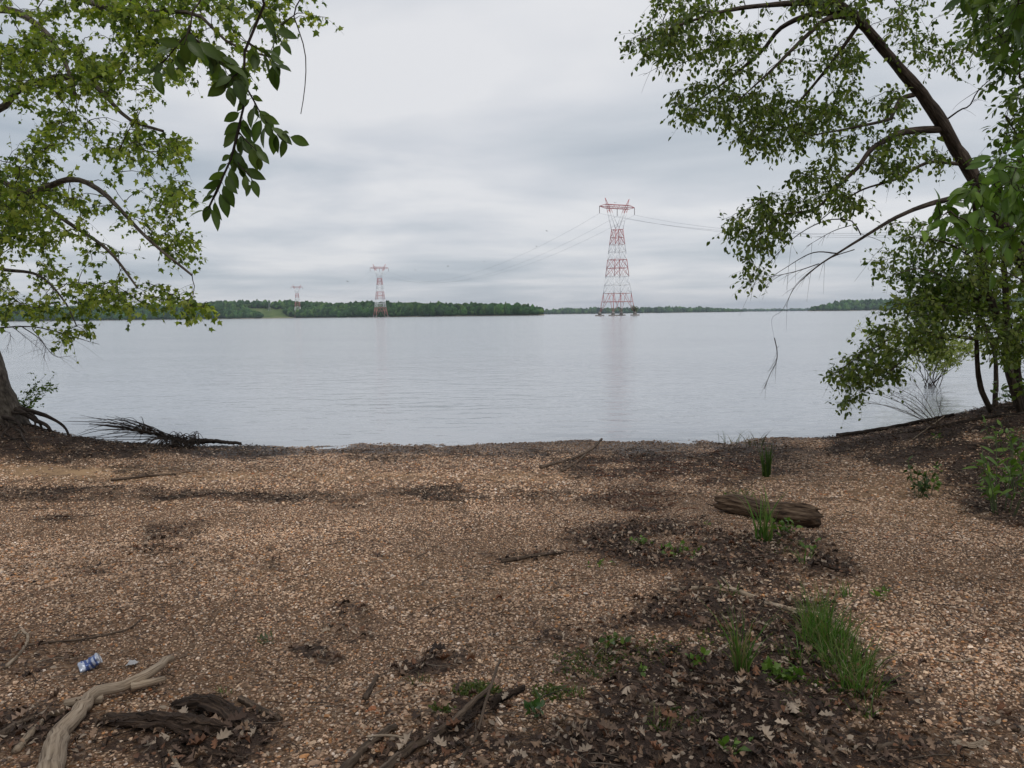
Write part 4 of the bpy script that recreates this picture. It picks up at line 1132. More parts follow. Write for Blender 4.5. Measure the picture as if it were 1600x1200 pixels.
# ------------------------------------------------------------------ plants on the beach
def blades(geo, rs, base, n, h, spread, w, cols, lean=.35):
    K = 5
    a = rs.rand(n) * 6.283; r = np.sqrt(rs.rand(n)) * spread
    b = np.stack([base[0] + np.cos(a) * r, base[1] + np.sin(a) * r * .8], -1)
    z = gh(b[:, 0], b[:, 1])
    H = h * rs.uniform(.2, 1.1, n); la = a + rs.normal(0, 1.1, n); ln = H * lean * rs.uniform(.2, 2.6, n)
    u = np.linspace(0, 1, K)
    cx = b[:, 0:1] + np.cos(la)[:, None] * ln[:, None] * u ** 2; cy = b[:, 1:2] + np.sin(la)[:, None] * ln[:, None] * u ** 2
    cz = z[:, None] - .01 + H[:, None] * (u - .25 * (ln / H)[:, None] * u ** 2.5)
    c = np.stack([cx, cy, cz], -1)
    pa = rs.rand(n) * 3.14; sd = np.stack([np.cos(pa), np.sin(pa), np.zeros(n)], -1)
    wd = (w * np.array([.7, 1, .9, .6, .06]))[None, :, None]
    V = np.concatenate([(c - sd[:, None] * wd)[:, :, None], (c + sd[:, None] * wd)[:, :, None]], 2)
    idx = np.arange(n * K * 2).reshape(n, K, 2)
    q = np.stack([idx[:, :-1, 0], idx[:, :-1, 1], idx[:, 1:, 1], idx[:, 1:, 0]], -1).reshape(-1, 4)
    cc = np.asarray(cols)[rs.randint(0, len(cols), n)] * rs.uniform(.75, 1.25, n)[:, None]
    geo.add(V.reshape(-1, 3), q, np.repeat(cc, K * 2, 0))


GG = [(.08, .165, .03), (.11, .20, .038), (.065, .13, .025), (.15, .20, .055), (.095, .18, .035), (.22, .19, .10)]
GD = [(.05, .09, .02), (.09, .12, .035), (.22, .19, .10)]


def tuft(name, label, px, py, n, h, sp, w=.003, cols=GG, seed=0, cat="grass", lean=.35, extra=None):
    rs = np.random.RandomState(seed + 100); b = G(px, py); g = Geo()
    blades(g, rs, b, n, h, sp, w, cols, lean)
    if extra:
        for (ex, ey, en, eh, es) in extra: blades(g, rs, G(ex, ey), en, eh, es, w, cols, lean)
    return tag(g.build(name, M['grass'], loc=b), label, cat)


tuft("grass_tuft", "largest bright green grass clump in the right foreground beside the tan branch", 1290, 1010, 260, .27, .13, .0024, seed=1, extra=[(1275, 985, 140, .28, .09), (1325, 1050, 220, .22, .13), (1345, 1085, 160, .17, .10), (1255, 1030, 90, .12, .12), (1300, 1060, 120, .10, .2)])
tuft("grass_tuft", "tall thin grass clump with straw at its foot in the leaf litter", 1158, 1055, 90, .36, .035, .0026, GG + [(.22, .19, .10)], 2, lean=.25)
tuft("grass_tuft", "tall bright grass tuft growing in front of the log", 1195, 848, 40, .47, .07, .0065, GG, 3, lean=.22)
tuft("grass_tuft", "upright dark green sprout on the gravel below the shoreline brush", 1198, 745, 60, .42, .05, .007, [(.04, .075, .018), (.06, .10, .02)], 4, lean=.12)
tuft("grass_tuft", "short grass tuft at the foot of the leaf patch in the lower centre", 900, 1088, 26, .09, .05, .0028, GG, 5)
tuft("grass_tuft", "loose grass tuft at the left edge of the leaf patch", 925, 1030, 45, .10, .10, .0025, GD, 6)
tuft("grass_tuft", "small grass tuft in the leaves at the bottom right of centre", 1030, 1140, 30, .10, .05, .0026, GG, 7)
tuft("grass_tuft", "tiny grass tuft alone on the gravel left of the charred wood", 655, 1068, 30, .06, .05, .0022, GD, 8)
tuft("grass_tuft", "tiny green tuft on the gravel near the short brown stick", 352, 1085, 16, .05, .03, .002, GG, 9)
tuft("grass_tuft", "sparse low grass beside the buried wood slab", 1258, 880, 18, .13, .05, .004, GG, 10)
tuft("grass_tuft", "small grass sprig at the right rim of the leaf patch above the big clump", 1320, 935, 18, .13, .05, .003, GG, 11)
tuft("grass_tuft", "little grass sprig on the gravel to the right of the big clump", 1378, 925, 14, .09, .04, .003, GD, 12)
tuft("grass_tuft", "wispy grass standing on the shoreline near the right end of the beach", 1145, 693, 22, .30, .25, .004, GD, 13, lean=.5)
tuft("grass_tuft", "dark clump of dead stems on the shoreline left of the upright sprout", 1180, 698, 24, .34, .16, .005, [(.05, .05, .025), (.09, .08, .045)], 14, lean=.3)
tuft("grass_tuft", "low yellowish grass patch left of the log's near end", 1150, 780, 40, .14, .16, .004, GD + GG, 15)
tuft("grass_tuft", "faint grass blades in the leaf litter above the tan branch", 1140, 930, 16, .16, .06, .003, GG, 16)
tuft("grass_tuft", "small green grass by the bottom right stick", 1350, 1120, 26, .10, .05, .003, GG, 17)


def herb(name, label, px, py, n, h, spread, size, cols, seed, tpl=OV, lm='leaf_big', per=3, cat="plant", base=None):
    rs = np.random.RandomState(seed); b = G(px, py) if base is None else base
    root = thing(name, label, cat, b)
    a = rs.rand(n) * 6.283; r = rs.rand(n) * spread
    s = np.stack([b[0] + np.cos(a) * r, b[1] + np.sin(a) * r, 0 * a], -1); s[:, 2] = gh(s[:, 0], s[:, 1]) - .01
    H = h * rs.uniform(.4, 1.1, n)
    e = s + np.stack([np.cos(a) * H * .3, np.sin(a) * H * .3, H], -1)
    u = np.linspace(0, 1, 4)[None, :, None]
    p = s[:, None] * (1 - u) + e[:, None] * u + np.array([0, 0, 0.08]) * (u * (1 - u)) * H[:, None, None]
    g = Geo(); V, Fq, ax = tubes(p, np.full((n, 1), max(.0012, h * .008)) * np.array([1, .9, .7, .5]), 4); g.add(V, Fq, None, ax)
    if n <= 20:
        for k in range(n):
            g = Geo(); V, Fq, ax = tubes(p[k:k + 1], np.full((1, 1), max(.0012, h * .008)) * np.array([1, .9, .7, .5]), 4); g.add(V, Fq, None, ax); g.build("stem", M['stem'], root)
    else: g.build("stems", M['stem'], root)
    g = Geo(); put_leaves(rs, g, p, per, tpl, size, cols, .3, .05, .8, .9, .15)
    g.build("leaves", M[lm], root)
    return root


M['stem'] = plain_mat("green_stem", (.06, .085, .025), .6, 0, 40, .2)
herb("seedling", "low bright green ground plant trailing across the upper leaf patch", 1060, 866, 26, .07, .16, .035, GREEN_FRESH, 1, STAR)
herb("seedling", "small green plant left of the trailing one in the leaf patch", 1005, 852, 16, .06, .10, .03, GREEN_FRESH, 2, STAR)
herb("seedling", "tiny yellowish seedling between the leaf patch and the reddish debris", 1104, 822, 7, .06, .04, .03, GREEN_SUN, 3)
herb("seedling", "tiny low plant on the gravel at the left rim of the leaf patch", 938, 884, 12, .03, .09, .026, GREEN_FRESH, 4)
herb("seedling", "small seedling with broad leaves under the big grass clump's left side", 1205, 1062, 6, .08, .05, .05, GREEN_FRESH, 5, STAR)
herb("seedling", "single light green sprout in the lower centre gravel", 1000, 1052, 3, .06, .015, .04, GREEN_FRESH, 6)
herb("seedling", "dark broad-leaved sprout at the edge of the lower centre gravel", 836, 1120, 6, .10, .025, .055, [(.05, .10, .03), (.07, .12, .04)], 7)
herb("seedling", "bright seedling by the log's right end", 1262, 862, 10, .10, .06, .04, GREEN_FRESH, 8)
herb("seedling", "pale seedling in the leaves right of the big clump's foot", 1240, 1070, 8, .07, .06, .05, GREEN_FRESH, 9, STAR)
herb("seedling", "green sprout at the bottom of the leaf patch", 1150, 1180, 6, .07, .05, .045, GREEN_FRESH, 10)
herb("seedling", "small grey-green sprig alone on the left gravel", 415, 1005, 7, .05, .03, .04, [(.10, .12, .07)], 11, ovate(3, .15, .2, .1))
herb("seedling", "leafy sprig at the foot of the tall tuft by the log", 1220, 838, 14, .16, .10, .05, GREEN_FRESH, 12)
herb("seedling", "pair of dark upright sprouts on the right gravel, the bushier one", 1437, 778, 12, .36, .06, .055, [(.035, .065, .016), (.05, .085, .02)], 13, per=9)
herb("seedling", "slimmer light green sprout just right of the bushy upright one", 1452, 772, 4, .34, .03, .06, GREEN_FRESH, 14, per=7)
herb("seedling", "green sprout on the leaf litter left of the tall thin grass clump", 1085, 1040, 6, .08, .05, .04, GREEN_FRESH, 20)
herb("seedling", "low green weed beside the loose grass tuft at the leaf patch's left edge", 955, 1012, 12, .08, .08, .035, GREEN_DEEP, 21)
herb("seedling", "small bright weed on the gravel right of the curved tan branch", 1382, 940, 7, .08, .05, .04, GREEN_FRESH, 22)
herb("leafy_plant", "tall leafy green plant at the right edge above the gravel", 1560, 805, 12, .66, .16, .12, GREEN_FRESH, 15, ovate(5, .15, .25, .25), per=7)
herb("leafy_plant", "leafy green plant crowding the right frame edge behind the tall one", 1592, 770, 14, .66, .22, .11, GREEN_FRESH, 16, ovate(5, .16, .25, .25), per=7)
herb("leafy_plant", "small weed on the dark right bank below the young trees", 1555, 700, 6, .35, .10, .07, GREEN_FRESH, 17, per=5)
herb("leafy_plant", "little plant on the right bank left of the small weed", 1460, 690, 6, .16, .08, .05, GREEN_DEEP, 18, per=4)
herb("leafy_plant", "dark bushy undergrowth at the foot of the thick trunk on the right", 1585, 632, 16, .35, .3, .09, GREEN_DEEP, 19, per=6)

# moss film near the charred wood: a ground cover of tiny leaves
rs = np.random.RandomState(5); g = Geo()
for (px, py, rx, ry, n) in [(745, 1080, 45, 14, 500), (690, 1110, 25, 8, 140), (860, 1085, 40, 16, 250), (1000, 1020, 90, 30, 420), (1260, 1090, 60, 40, 420), (1150, 1000, 90, 40, 320), (920, 1040, 70, 30, 420), (1060, 1130, 60, 30, 260), (1200, 850, 70, 24, 260), (1150, 775, 40, 14, 260)]:
    a = rs.rand(n) * 6.283; r = np.sqrt(rs.rand(n)) * (0.6 + .4 * rs.rand(n))
    pts = np.array([G(px + rx * math.cos(q) * w, py + ry * math.sin(q) * w) for q, w in zip(a, r)])
    d = norm(np.stack([rs.normal(0, 1, n), rs.normal(0, 1, n), rs.uniform(.2, 1.2, n)], -1))
    place(g, ovate(3, .3), pts + [0, 0, .006], d, norm(rs.normal(0, .5, (n, 3)) + [0, 0, 1]), rs.uniform(.010, .024, n), np.array([(.09, .12, .025), (.12, .14, .03), (.07, .10, .025)])[rs.randint(0, 3, n)])
tag(g.build("moss", M['grass'], loc=(0, 0, 0)), "thin yellow-green moss and tiny sprouts on damp gravel", "moss", kind="stuff")


# ------------------------------------------------------------------ far shores
def far_shore(i, nm, label, knots, rows, step, rowstep, crown, seed, cut=None, base_h=1.0):
    """knots: (px, distance, pixel height of the tree tops above the water line)"""
    rs = np.random.RandomState(seed)
    px = np.array([k[0] for k in knots]); dd = np.array([k[1] for k in knots]); hh = np.array([k[2] for k in knots]) * dd / F_PX
    pos = np.array([CAM + ray(k[0], 491) * (k[1] / ray(k[0], 491)[1]) for k in knots])[:, :2]
    seg = np.linalg.norm(np.diff(pos, axis=0), axis=1); cum = np.concatenate([[0], np.cumsum(seg)])
    tot = cum[-1]
    back = norm(pos.mean(0) - CAM[:2])
    depth = rows * rowstep
    th = np.minimum(hh, crown * 1.9)          # tree height

    def elev(s, r):
        H = np.interp(s, cum, np.maximum(hh - th, 0.0))
        return WATER_Z + .8 + base_h + H * sstep(0, .85, r / depth) + 1.2 * fbm(s / 60, r / 60, o=3, s=seed) * np.clip(H / 10, 0, 1)

    # terrain
    S, R_ = np.meshgrid(np.linspace(-.0, tot, 90), np.concatenate([[-6, 0], np.linspace(rowstep * .3, depth + 60, 26)]))
    x = np.interp(S, cum, pos[:, 0]) + back[0] * R_; y = np.interp(S, cum, pos[:, 1]) + back[1] * R_
    z = np.where(R_ < 0, WATER_Z - 1.5, elev(S, np.maximum(R_, 0)))
    z = np.where(R_ > depth + 50, WATER_Z - 2, z)
    idx = np.arange(S.size).reshape(S.shape)
    g = Geo().add(np.stack([x, y, z], -1), np.stack([idx[:-1, :-1], idx[:-1, 1:], idx[1:, 1:], idx[1:, :-1]], -1).reshape(-1, 4))
    tag(g.build("hill", M['hill'], loc=(pos.mean(0)[0], pos.mean(0)[1], 0)), label[0], "hill", kind="structure")
    # crowns
    V0, F0 = ico(1 if dd.mean() > 2600 else 2)
    n = int(tot / step * rows)
    s = rs.rand(n) * tot; k = rs.randint(0, rows, n); r = (k + rs.rand(n)) * rowstep
    k0 = rs.rand(n) < .25; r[k0] = rs.rand(k0.sum()) * rowstep * .6
    x = np.interp(s, cum, pos[:, 0]) + back[0] * r; y = np.interp(s, cum, pos[:, 1]) + back[1] * r
    z = elev(s, r)
    if cut is not None:
        qx, _ = proj(x, y, z); keep = ~((qx > cut[0] - r * cut[3]) & (qx < cut[1] - r * cut[3]) & (r < cut[2])); s, r, x, y, z = s[keep], r[keep], x[keep], y[keep], z[keep]; n = len(x)
    t = np.interp(s, cum, th) * rs.uniform(.55, 1.12, n) * (1 + .3 * fbm(s / 70, r / 70 + 3, o=3, s=seed + 9))
    cw = crown * rs.uniform(.34, .95, n)
    nv = 20
    var = np.array([V0 * (1 + .55 * fbm(V0[:, 0] * 1.7 + 5 * q, V0[:, 1] * 1.7, V0[:, 2] * 1.7, o=3, s=q))[:, None] for q in range(nv)])[rs.randint(0, nv, n)]
    q = var * np.stack([cw, cw, t * .52], -1)[:, None] + np.stack([x, y, z + t * .5], -1)[:, None]
    base = np.array([(.034, .085, .026), (.05, .112, .034), (.024, .06, .022), (.07, .13, .038), (.036, .08, .034)])
    c = base[rs.randint(0, 5, n)] * (rs.uniform(.6, 1.3, n) * (1 + .5 * fbm(s / 70, r / 50, o=3, s=seed + 3)))[:, None]
    m = len(V0)
    g = Geo().add(q.reshape(-1, 3), (F0[None] + (np.arange(n) * m)[:, None, None]).reshape(-1, 3), np.repeat(c, m, 0))
    tag(g.build(nm, M['forest'], loc=(pos.mean(0)[0], pos.mean(0)[1], 0)), label[1], "woods", kind="stuff")


far_shore(0, "woods", ("low green hill along the left far shore behind the two distant pylons", "dense green woods covering the left far shore"),
          [(-260, 2500, 27), (0, 2350, 24), (130, 2250, 22), (220, 2200, 21), (300, 2150, 26), (340, 2120, 30), (400, 2080, 30), (450, 2060, 28), (500, 1960, 25), (560, 1760, 22.5), (600, 1640, 23), (625, 1600, 25), (700, 1520, 21), (760, 1460, 19), (800, 1420, 17), (835, 1390, 15), (850, 1380, 9)],
          15, 7.5, 16, 9.5, 3, cut=(408, 462, 150, .25))
far_shore(1, "woods", ("low ridge on the far shore behind the nearest pylon", "blue-green woods on the far shore behind the nearest pylon"),
          [(770, 4400, 8.5), (850, 4400, 9), (900, 4350, 8.5), (980, 4300, 9), (1050, 4300, 9), (1100, 4350, 7.5), (1140, 4400, 5), (1160, 4450, 2.5)], 7, 11, 24, 14, 4)
far_shore(2, "woods", ("faintest low shore on the horizon between ridge and headland", "thin bluish woods on the most distant shore"),
          [(1090, 6900, 4), (1150, 6900, 4.2), (1220, 6900, 4), (1290, 6900, 4)], 4, 18, 40, 20, 5)
far_shore(3, "woods", ("wooded headland on the far right shore", "bluish green woods on the right headland"),
          [(1263, 3000, 2), (1270, 3000, 7), (1285, 3000, 12), (1310, 2990, 16), (1350, 2980, 17.5), (1400, 2950, 19), (1500, 2900, 19), (1640, 2850, 21), (1750, 2800, 21)], 10, 10, 20, 12, 6)


# ------------------------------------------------------------------ pylons
def beam(geo, a, b, w):
    a, b = np.asarray(a, float), np.asarray(b, float)
    V, Fq, ax = tubes(np.stack([a, b])[None], np.full((1, 2), w * .6), 4, True)
    geo.add(V, Fq)


LINE = norm(np.array([-323.0, 718.0])); ANG = math.atan2(LINE[1], LINE[0])   # line direction
H_W, H_T, H_A, H_P = 66.5, 85.0, 82.0, 90.0
ARM = 15.8


def make_tower():
    # local: x along the arm, y along the line
    root = thing("transmission_tower", "nearest and tallest red and white lattice pylon standing in the lake", "pylon", (0, 0, 0))
    z0 = 2.2
    def half(z): return np.interp(z, [z0, 16, 30, 48, H_W], [9.9, 8.0, 6.6, 5.0, 3.2])
    for sx in (-1, 1):
        for sy in (-1, 1):
            g = Geo()
            zs = [z0, 16, 30, 48, H_W]
            for a, b in zip(zs[:-1], zs[1:]): beam(g, (sx * half(a), sy * half(a), a), (sx * half(b), sy * half(b), b), .48)
            g.build("leg", M['tower'], root)
            g = Geo()
            bx, by = sx * 9.9, sy * 9.9
            V, Fq, ax = tubes(np.array([[[bx, by, -3], [bx, by, 1.0], [bx, by, 1.01]]]), np.array([[3.6, 3.6, 3.5]]), 16, True); g.add(V, Fq)
            V, Fq, ax = tubes(np.array([[[bx, by, .9], [bx, by, 3.4]]]), np.array([[1.5, .9]]), 12, True); g.add(V, Fq)
            g.build("pier", M['concrete'], root)
    g = Geo()
    lv = [4.5, 11, 17.5, 24, 30.5, 37, 43.5, 49.5, 55, 60.5, H_W]
    for k, (a, b) in enumerate(zip(lv[:-1], lv[1:])):
        ha, hb = half(a), half(b)
        for ax_ in range(4):
            def pt(s, z, h): return [(s, -h, z), (h, s, z), (-s, h, z), (-h, -s, z)][ax_]
            if k >= 2 or True:
                beam(g, pt(-hb, b, hb), pt(hb, b, hb), .30)
            if k == 0:
                continue
            if k in (1,):
                beam(g, pt(-ha, 3.5, half(3.5)), pt(0, b, hb), .32); beam(g, pt(ha, 3.5, half(3.5)), pt(0, b, hb), .32)
                beam(g, pt(-(ha + hb) / 4 - 2, (a + 9) / 2, half((a + 9) / 2)), pt(-hb, b, hb), .22); beam(g, pt((ha + hb) / 4 + 2, (a + 9) / 2, half((a + 9) / 2)), pt(hb, b, hb), .22)
            else:
                beam(g, pt(-ha, a, ha), pt(0, b, hb), .27); beam(g, pt(ha, a, ha), pt(0, b, hb), .27)
                beam(g, pt(0, a, ha), pt(-hb, b, hb), .19); beam(g, pt(0, a, ha), pt(hb, b, hb), .19)
    g.build("bracing", M['tower'], root)
    g = Geo()                                    # the V-shaped head
    w = half(H_W)
    for sx in (-1, 1):
        for sy in (-1, 1):
            beam(g, (sx * w, sy * w, H_W), (sx * 8.6, sy * 1.2, H_T - 2.5), .42)
            beam(g, (sx * .5, sy * w * .7, H_W + 1.5), (sx * 6.4, sy * 1.2, H_T - 2.5), .36)
            for t in (.1, .35, .6, .85):
                a = np.array([sx * (w + (8.6 - w) * t), sy * (w + (1.2 - w) * t), H_W + (H_T - 2.5 - H_W) * t]); t2 = t + .12
                b = np.array([sx * (.5 + 5.9 * t2), sy * (w * .7 + (1.2 - w * .7) * t2), H_W + 1.5 + (H_T - 4 - H_W) * t2]); beam(g, a, b, .22)
        beam(g, (sx * 6.4, 0, H_T - 2.5), (sx * 10.6, 0, H_P), .42)
        beam(g, (sx * 8.6, 0, H_T - 2.5), (sx * 10.9, 0, H_P + .3), .42)
    g.build("head_frame", M['tower'], root)
    g = Geo()
    for sy in (-1.2, 1.2):
        beam(g, (-ARM, sy * .2, H_T - 1.2), (ARM, sy * .2, H_T - 1.2), .32); beam(g, (-ARM * .66, sy, H_T - 2.5), (ARM * .66, sy, H_T - 2.5), .32); beam(g, (-ARM * .7, sy, H_T + .4), (ARM * .7, sy, H_T + .4), .32)
        for sx in (-1, 1):
            beam(g, (sx * ARM * .7, sy, H_T + .4), (sx * ARM, sy * .2, H_T - 1.2), .3); beam(g, (sx * ARM * .66, sy, H_T - 2.5), (sx * ARM, sy * .2, H_T - 1.2), .3)
        xs = np.linspace(-ARM * .66, ARM * .66, 11)
        for k in range(10): beam(g, (xs[k], sy, H_T - 2.5 if k % 2 else H_T + .4), (xs[k + 1], sy, H_T + .4 if k % 2 else H_T - 2.5), .22)
    g.build("cross_arm", M['tower'], root)
    for x in (-ARM, 0, ARM):
        g = Geo(); zt = H_T - (1.2 if x else 2.6)
        zz = np.linspace(zt, zt - 5.4, 22)
        V, Fq, ax = tubes(np.stack([np.full(22, x), np.zeros(22), zz], -1)[None], np.where(np.arange(22) % 2, .30, .16)[None], 8, True); g.add(V, Fq)
        g.build("insulator", M['insul'], root)
    return root


def copy_thing(src, label):
    r = src.copy(); C.objects.link(r)
    for ch in [o for o in bpy.data.objects if o.parent == src]:
        c = ch.copy(); C.objects.link(c); c.parent = r
    if label: r["label"] = label
    return r


T_NEAR, T_MID, T_FAR = np.array([83.0, 604.0]), np.array([-223.0, 1320.0]), np.array([-563.0, 2040.0])
T_PREV = 2 * T_NEAR - T_MID
t1 = make_tower()
towers = [t1, copy_thing(t1, "middle one of the lattice pylons, standing off the left wooded shore"), copy_thing(t1, "smallest red and white lattice pylon at the foot of the left hill's clearing")]
for t, p in zip(towers, (T_NEAR, T_MID, T_FAR)):
    t["group"] = "red and white pylons carrying the power line across the lake"
    t.location = (p[0], p[1], WATER_Z); t.rotation_euler = (0, 0, ANG - math.pi / 2)
towers[2].scale = (.97, .97, .97)
hp = P(421, 485, 2190)
t4 = copy_thing(t1, "tiny grey lattice tower standing on top of the left wooded hill"); t4.name = "steel_tower"
t4.location = (hp[0], hp[1], 22); t4.scale = (.33, .33, .33); t4.rotation_euler = (0, 0, ANG - math.pi / 2)
for ch in [o for o in bpy.data.objects if o.parent == t4]:
    ch.data = ch.data.copy(); ch.data.materials.clear(); ch.data.materials.append(M['steel'])

armv = np.array([-LINE[1], LINE[0]]) * -1   # +x of the tower
for k, (x, lab) in enumerate([(-ARM, "power line cable hanging from the left arm tips of the pylons"), (0, "middle power line cable slung between the pylons' centre insulators"), (ARM, "power line cable hanging from the right arm tips of the pylons")]):
    g = Geo(); zt = WATER_Z + H_T - (1.2 if x else 2.6) - 5.5
    pts = []
    for a, b in ((T_PREV, T_NEAR), (T_NEAR, T_MID), (T_MID, T_FAR)):
        u = np.linspace(0, 1, 40)[:, None]
        q = a + (b - a) * u + armv * x
        pts.append(np.concatenate([q, zt - (46 if a is T_PREV else 33) * 4 * u * (1 - u)], 1)[(0 if a is T_PREV else 1):])
    pts = np.concatenate(pts)
    V, Fq, ax = tubes(pts[None], np.full((1, len(pts)), .07), 4); g.add(V, Fq)
    tag(g.build("power_line", M['wire'], loc=(T_NEAR[0], T_NEAR[1], 60)), lab, "power line", "power line cables")

# shrub on the near tower's right pier
pr_ = np.array([t1.location.x, t1.location.y]) + np.array([math.cos(ANG - math.pi / 2) * 9.9 - math.sin(ANG - math.pi / 2) * -9.9, math.sin(ANG - math.pi / 2) * 9.9 + math.cos(ANG - math.pi / 2) * -9.9])
shrub("pier_shrub", "scrubby bush growing on the right pier of the nearest pylon", "bush", (pr_[0], pr_[1], .5), 12, 5, (0, 0), 3, .9, [(.15, .17, .12), (.18, .19, .14)], OV, 77, 6.0, 1.8, .12, sub=(.8, 2))


# birds
def bird(px, py, d, label, sc, roll, head):
    b = P(px, py, d); g = Geo()
    t = np.linspace(-1, 1, 9); r = .055 * np.sqrt(np.clip(1 - t ** 2, .02, 1)) * np.where(t < -.5, .5, 1)
    V, Fq, ax = tubes(np.stack([np.zeros(9), t * .2, 0 * t], -1)[None], r[None], 8, True); g.add(V, Fq)
    for s in (-1, 1):
        ys = np.array([[-.09, .1], [-.07, .10], [-.10, .05], [-.08, -.04]]); xs = np.array([.02, .2, .38, .55]) * s; zs = np.array([.02, .12, .12, .07])
        top = np.array([[xs[i], ys[i][j], zs[i]] for i in range(4) for j in (0, 1)]); bot = top - [0, 0, .012]
        f = np.array([[2 * i, 2 * i + 1, 2 * i + 3, 2 * i + 2] for i in range(3)])
        g.add(top, f).add(bot, f[:, ::-1])
        g.add(np.concatenate([top, bot]), np.array([[2 * i + j, 2 * i + 2 + j, 10 + 2 * i + j, 8 + 2 * i + j] for i in range(3) for j in (0, 1)]))
    o = g.build("bird", M['bird'], loc=(0, 0, 0)); o.location = b; o.scale = (sc,) * 3; o.rotation_euler = (0.1, roll, head)
    tag(o, label, "bird", "birds over the lake")


bird(854, 361, 170, "small dark bird flying highest left of the nearest pylon", .75, .3, .8)
bird(838, 385, 180, "small dark bird just below the power cables left of the nearest pylon", .75, -.2, 1.9)
bird(757, 409, 190, "tiny bird in the sky midway between the two larger pylons", .8, .2, .4)
bird(700, 416, 190, "tiny wing-spread bird above the left shore's end", .9, .1, 1.5)
bird(649, 422, 190, "tiny bird to the right of the middle pylon", .6, -.3, 2.4)
bird(543, 440, 180, "dark bird gliding between the two smaller pylons", .9, .35, .9)
bird(961, 317, 300, "bird hovering just above the nearest pylon's top", 1.5, .1, .3)

# ------------------------------------------------------------------ haze
hz = Geo()
x0, x1, y0, y1, z0, z1 = -7500, 7500, -400, 9500, -7.0, 100
V = np.array([(x, y, z) for z in (z0, z1) for y in (y0, y1) for x in (x0, x1)], float)
hz.add(V, np.array([[0, 2, 3, 1], [4, 5, 7, 6], [0, 1, 5, 4], [2, 6, 7, 3], [0, 4, 6, 2], [1, 3, 7, 5]]))
m, nt, out = new_mat("haze_air")
vp = N(nt, "ShaderNodeVolumePrincipled", {"Color": (.72, .82, .95, 1), "Density": 6.5e-5, "Anisotropy": .2})
nt.links.new(vp.outputs[0], out.inputs["Volume"])
tag(hz.build("haze", m, smooth=False, loc=(0, 0, 0)), "thin bluish haze hanging over the lake", "haze", kind="stuff")

# ------------------------------------------------------------------ sky and light
SUN_AZ, SUN_EL = math.radians(155), math.radians(55)
sdir = Vector((math.sin(SUN_AZ) * math.cos(SUN_EL), math.cos(SUN_AZ) * math.cos(SUN_EL), math.sin(SUN_EL)))
w = bpy.data.worlds.new("World"); SC.world = w; w.use_nodes = True
nt = w.node_tree; nt.nodes.clear()
out = nt.nodes.new("ShaderNodeOutputWorld")
sky = N(nt, "ShaderNodeTexSky", sky_type='NISHITA', sun_disc=False, sun_elevation=SUN_EL, sun_rotation=SUN_AZ)
bg1 = N(nt, "ShaderNodeBackground", {"Color": sky.outputs[0], "Strength": 0.1})
tco = N(nt, "ShaderNodeTexCoord")
sx = N(nt, "ShaderNodeSeparateXYZ", {0: tco.outputs["Generated"]})
zc = mth(nt, 'ADD', mth(nt, 'MAXIMUM', sx.outputs[2], 0.0), 0.085)
uv = N(nt, "ShaderNodeCombineXYZ", {0: mth(nt, 'DIVIDE', sx.outputs[0], zc), 1: mth(nt, 'DIVIDE', sx.outputs[1], zc), 2: 0.0})


def wnoise(sc3, scale, det, rough=.55, dist=0.0, off=(0, 0, 0)):
    mp = N(nt, "ShaderNodeMapping", {"Vector": uv.outputs[0], "Scale": sc3, "Location": off})
    return N(nt, "ShaderNodeTexNoise", {"Vector": mp.outputs[0], "Scale": scale, "Detail": det, "Roughness": rough, "Distortion": dist}).outputs[0]


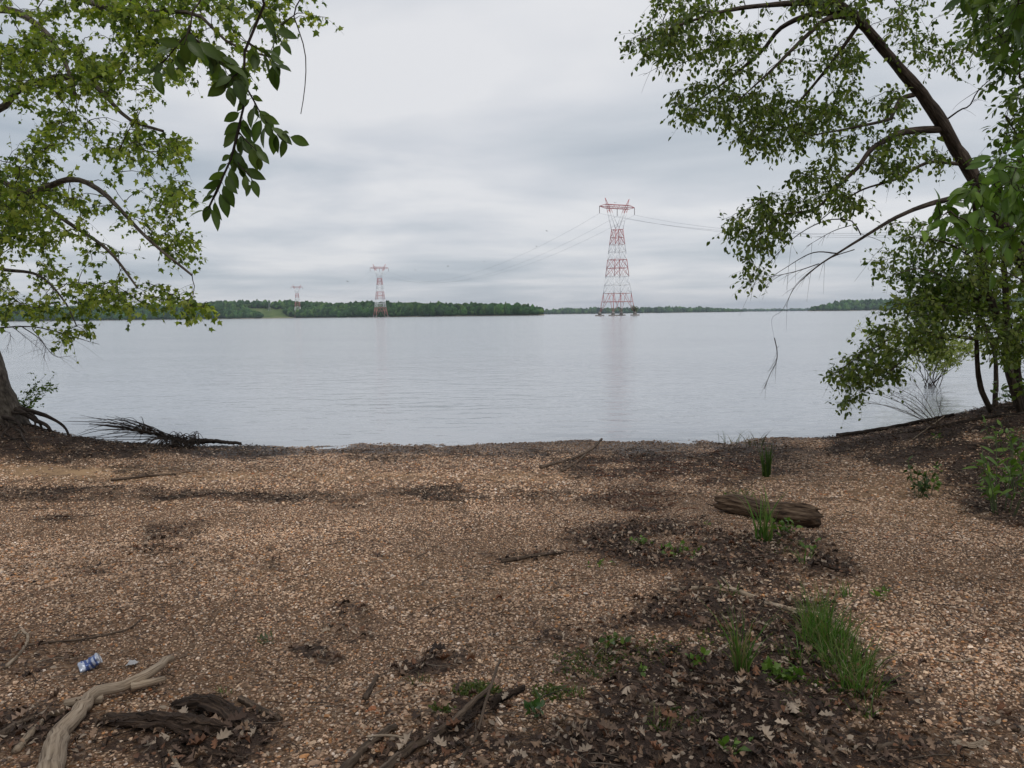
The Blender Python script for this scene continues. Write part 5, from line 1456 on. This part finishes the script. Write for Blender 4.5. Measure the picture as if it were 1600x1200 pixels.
n1 = wnoise((.8, .85, 1), .8, 5, .52, .3, (2.3, 1.7, 0))
n2 = wnoise((.4, .9, 1), .5, 4, .5, .2, (7.1, 4.2, 0))
nn = mth(nt, 'ADD', mth(nt, 'MULTIPLY', n1, .6), mth(nt, 'MULTIPLY', n2, .4))
cl = ramp(nt, nn, [(.38, (.37, .43, .50)), (.45, (.48, .53, .59)), (.52, (.605, .635, .685)), (.60, (.75, .76, .785))])
dotn = N(nt, "ShaderNodeVectorMath", {0: tco.outputs["Generated"], 1: Vector((math.sin(.42) * .64, math.cos(.42) * .64, .77))}, operation='DOT_PRODUCT')
gl = mth(nt, 'POWER', mth(nt, 'MAXIMUM', dotn.outputs["Value"], 0.0), 3.0)
cl = mixc(nt, mth(nt, 'MULTIPLY', gl, .5), cl, (.95, .95, .97))
hzn = mth(nt, 'POWER', mth(nt, 'SUBTRACT', 1.0, mth(nt, 'MAXIMUM', sx.outputs[2], 0.0), True), 26.0)
cl = mixc(nt, mth(nt, 'MULTIPLY', hzn, .45), cl, (.66, .665, .695))
bg2 = N(nt, "ShaderNodeBackground", {"Color": cl, "Strength": 1.0})
mx = N(nt, "ShaderNodeMixShader", {0: .94, 1: bg1.outputs[0], 2: bg2.outputs[0]})
nt.links.new(mx.outputs[0], out.inputs[0])
sd = bpy.data.lights.new("sun", 'SUN'); sd.energy = 1.5; sd.angle = math.radians(12); sd.color = (1.0, .96, .90)
so = bpy.data.objects.new("sun", sd); C.objects.link(so); so.rotation_euler = sdir.to_track_quat('Z', 'Y').to_euler(); so.location = (20, 30, 60)

# ------------------------------------------------------------------ camera
cd = bpy.data.cameras.new("camera"); cd.sensor_width = 36; cd.lens = 36 * F_PX / 1600; cd.clip_start = .05; cd.clip_end = 30000
co = bpy.data.objects.new("camera", cd); C.objects.link(co)
mw = Matrix.Identity(4)
for i in range(3):
    mw[i][0] = RGT[i]; mw[i][1] = UPV[i]; mw[i][2] = -FWD[i]; mw[i][3] = CAM[i]
co.matrix_world = mw
SC.camera = co
SC.view_settings.view_transform = 'Standard'; SC.view_settings.look = 'None'; SC.view_settings.exposure = 0; SC.view_settings.gamma = 1
SC.render.resolution_x, SC.render.resolution_y = 1024, 768
cy = SC.cycles
cy.max_bounces = 6; cy.diffuse_bounces = 3; cy.glossy_bounces = 3; cy.transmission_bounces = 4; cy.volume_bounces = 0
cy.use_denoising = True
